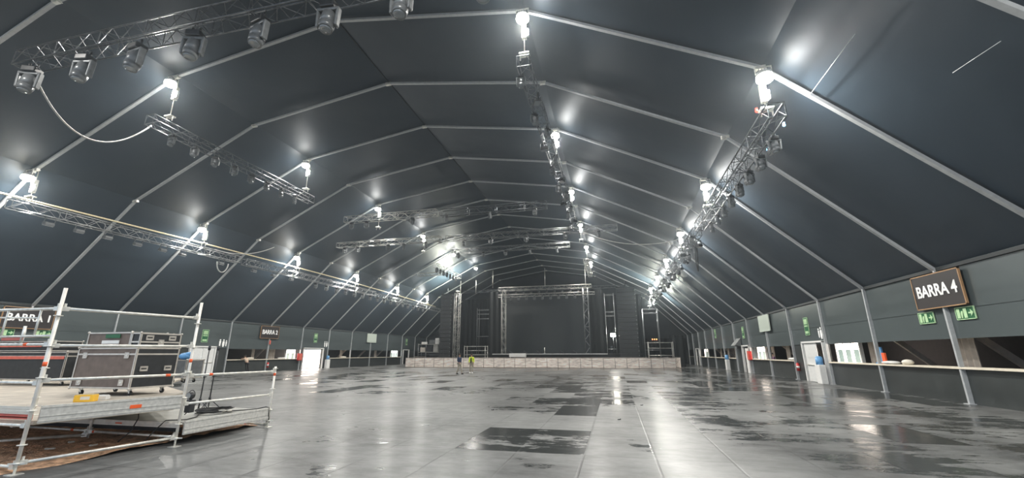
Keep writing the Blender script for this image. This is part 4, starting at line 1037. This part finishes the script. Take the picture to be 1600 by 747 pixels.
# ------------------------------------------------------------------ people
def skin_obj(name, parent, pts, edges, m, sub=2, root=0):
    me = D.meshes.new(name); me.from_pydata([p[:3] for p in pts], edges, []); me.materials.append(MATS[m])
    o = D.objects.new(name, me); COL.objects.link(o); o.parent = parent
    sk = o.modifiers.new('skin', 'SKIN'); sk.use_smooth_shade = True
    if not me.skin_vertices: 
        bpy.context.view_layer.objects.active = o
    lay = me.skin_vertices[0].data if me.skin_vertices else None
    if lay:
        for i, p in enumerate(pts):
            r = p[3]; lay[i].radius = (r, p[4] if len(p) > 4 else r); lay[i].use_root = (i == root)
    s = o.modifiers.new('sub', 'SUBSURF'); s.levels = sub; s.render_levels = sub
    return o
def make_person(loc, rz, label, top, bottom, pose, hair=True, shoes='black_cloth', open_front=None):
    root = empty('person', loc, rz); tag(root, label, 'person')
    J = pose
    def m(a, b, t): return tuple(a[i]+(b[i]-a[i])*t for i in range(3))
    # body
    V = []; E = []
    def add(p, r, prev=None, r2=None):
        V.append((*p, r, r2 if r2 else r)); i = len(V)-1
        if prev is not None: E.append((prev, i))
        return i
    pel = add(J['pelvis'], .13, None, .11); sp = add(m(J['pelvis'], J['chest'], .5), .12, pel, .095); ch = add(J['chest'], .145, sp, .11); nk = add(J['neck'], .055, ch)
    h1 = add(m(J['neck'], J['head'], .55), .06, nk); h2 = add(J['head'], .092, h1, .10); h3 = add((J['head'][0], J['head'][1], J['head'][2]+.09), .07, h2)
    for s in 'LR':
        sh = add(J['sh'+s], .062, ch); el = add(J['el'+s], .042, sh); wr = add(J['wr'+s], .027, el); pm = add(m(J['el'+s], J['wr'+s], 1.22), .034, wr, .018)
        d = Vector(J['wr'+s])-Vector(J['el'+s]); d.normalize(); side = d.cross(Vector((0, 1, 0))); side = side.normalized() if side.length > .01 else Vector((1, 0, 0))
        base = Vector(m(J['el'+s], J['wr'+s], 1.26))
        for k, ln in enumerate((.065, .075, .07, .055)):
            a = base+side*(.027-.018*k); b = a+d*ln; fa = add(tuple(a), .009, pm); add(tuple(b), .008, fa)
        tb = Vector(J['wr'+s])+d*.03+side*.035; ta = add(tuple(tb), .010, wr); add(tuple(tb+d*.05+side*.012), .008, ta)
        hp_ = add(J['hip'+s], .095, pel); kn = add(J['kn'+s], .06, hp_); an = add(J['an'+s], .04, kn); he = add((J['an'+s][0], J['an'+s][1]-.05, .045), .035, an); add((J['an'+s][0], J['an'+s][1]-.15, .03), .03, he)
    skin_obj('body', root, V, E, 'skin')
    # jacket / top
    def cloth(name, pts, edges, mm, sub=1): return skin_obj(name, root, pts, edges, mm, sub)
    P = J
    tp = [(*P['pelvis'], .165, .135), (*m(P['pelvis'], P['chest'], .5), .158, .13), (*P['chest'], .18, .14), (*m(P['chest'], P['neck'], .7), .09, .08)]
    te = [(0, 1), (1, 2), (2, 3)]
    for s in 'LR':
        n = len(tp); tp += [(*P['sh'+s], .085), (*P['el'+s], .065), (*m(P['el'+s], P['wr'+s], .85), .052)]; te += [(2, n), (n, n+1), (n+1, n+2)]
    cloth('jacket', tp, te, top)
    if open_front:
        o = MB(); o.sph((P['chest'][0], P['chest'][1]-.10, (P['chest'][2]+P['pelvis'][2])/2+.02), 1, (.075, .075, .30), 14); o.build('shirt', open_front, root)
    tp = [(*P['pelvis'], .15, .125)]; te = []
    for s in 'LR':
        n = len(tp); tp += [(*P['hip'+s], .112), (*P['kn'+s], .082), (P['an'+s][0], P['an'+s][1], .10, .068)]; te += [(0, n), (n, n+1), (n+1, n+2)]
    cloth('trousers', tp, te, bottom)
    for s in 'LR':
        o = MB(); x, y = P['an'+s][0], P['an'+s][1]; o.sph((x, y-.07, .05), 1, (.055, .15, .05), 12); o.box((x, y-.07, .012), (.1, .28, .024), None, .01); o.build('shoe', shoes, root)
    if hair:
        hx, hy, hz = P['head']; o = MB(); o.sph((hx, hy+.02, hz+.065), 1, (.105, .115, .10), 16); o.build('hair', 'hair', root)
    hx, hy, hz = P['head']; o = MB()
    o.sph((hx, hy-.105, hz+.0), .014, (1, 1.3, 1.3), 8); 
    o.sph((hx-.095, hy, hz), .02, (.5, 1, 1.4), 8); o.sph((hx+.095, hy, hz), .02, (.5, 1, 1.4), 8); o.build('nose_and_ears', 'skin', root)
    o = MB()
    for s in (-1, 1): o.sph((hx+s*.035, hy-.09, hz+.03), .011, n=8)
    o.box((hx, hy-.098, hz-.045), (.045, .01, .008)); o.build('eyes_and_mouth', 'hair', root)
    return root
STAND = dict(pelvis=(0, 0, .95), chest=(0, -.01, 1.30), neck=(0, -.01, 1.50), head=(0, -.03, 1.65),
             shL=(.19, 0, 1.42), elL=(.25, .02, 1.14), wrL=(.24, -.06, .90), shR=(-.19, 0, 1.42), elR=(-.25, .02, 1.14), wrR=(-.24, -.06, .90),
             hipL=(.10, 0, .90), knL=(.12, -.02, .50), anL=(.13, .0, .09), hipR=(-.10, 0, .90), knR=(-.12, -.03, .50), anR=(-.13, .02, .09))
WALK = dict(STAND, anL=(.12, -.22, .09), knL=(.12, -.14, .50), anR=(-.12, .20, .12), knR=(-.11, -.02, .50), elL=(.25, .08, 1.15), wrL=(.25, .06, .92), elR=(-.24, -.03, 1.15), wrR=(-.22, -.2, 1.0))
LEAN = dict(STAND, chest=(0, -.18, 1.26), neck=(0, -.28, 1.42), head=(0, -.36, 1.54), shL=(.18, -.24, 1.36), shR=(-.18, -.24, 1.36), elL=(.24, -.42, 1.20), wrL=(.12, -.62, 1.33), elR=(-.24, -.42, 1.20), wrR=(-.12, -.62, 1.33),
            anL=(.12, .22, .09), knL=(.11, .08, .5), anR=(-.12, .22, .09), knR=(-.11, .1, .5))
make_person((-1.25, 39.4, 0), -.15, 'person in an open bright yellow jacket, black shirt and pale trousers on the wet floor', 'hivis', 'khaki', STAND, open_front='black_cloth', shoes='white_plastic')
make_person((-1.65, 37.2, 0), 1.1, 'person in a dark blue top and khaki trousers walking left of the yellow jacket', 'navy', 'khaki', WALK)
make_person((-W+.82, 36.0, 0), -PI/2, 'person in dark trousers leaning on the left bar counter', 'beige_cloth', 'black_cloth', LEAN)
make_person((W+1.0, 41.6, 0), -PI/2, 'person in a dark purple top behind the right bar counter', 'purple_cloth', 'black_cloth', STAND)
make_person((W+1.0, 24.6, 0), -PI/2, 'person in a dark top behind the right bar', 'navy', 'black_cloth', STAND) if False else None
# bits on the floor
for i, (x, y) in enumerate([(12.1, 12.9), (8.1, 14.1), (15.8, 30.0), (12.9, 16.5)]):
    mb = MB(); mb.box((x, y, .012), (.07, .05, .02), (0, 0, i), .004); mb.sph((x+.04, y+.01, .018), .018, n=8)
    tag(mb.build('floor_litter', 'debris' if i == 2 else 'black_plastic'), f'tiny scrap on the wet floor, {["under the stage light reflection","left of the middle","pale one toward the right wall","furthest dark one"][i]}', 'litter')

# ------------------------------------------------------------------ thin haze in the hall air
def haze():
    m = D.materials.new('haze'); m.use_nodes = True; N = m.node_tree.nodes; L = m.node_tree.links; N.remove(N['Principled BSDF'])
    v = N.new('ShaderNodeVolumeScatter'); v.inputs['Color'].default_value = (.78, .9, 1, 1); v.inputs['Density'].default_value = HAZE; v.inputs['Anisotropy'].default_value = .8
    L.new(v.outputs[0], N['Material Output'].inputs['Volume']); MATS['haze'] = m
    o = MB().prism([(x*.995, z+.05) for x, z in PROF]+[(W*.995, .02), (-W*.995, .02)], (0, YA+.1, 0), (1, 0, 0), (0, 0, 1), (0, YB-YA-.3, 0)).build('haze', 'haze')
    tag(o, 'thin haze hanging in the air of the hall', 'haze', kind='stuff')
haze()
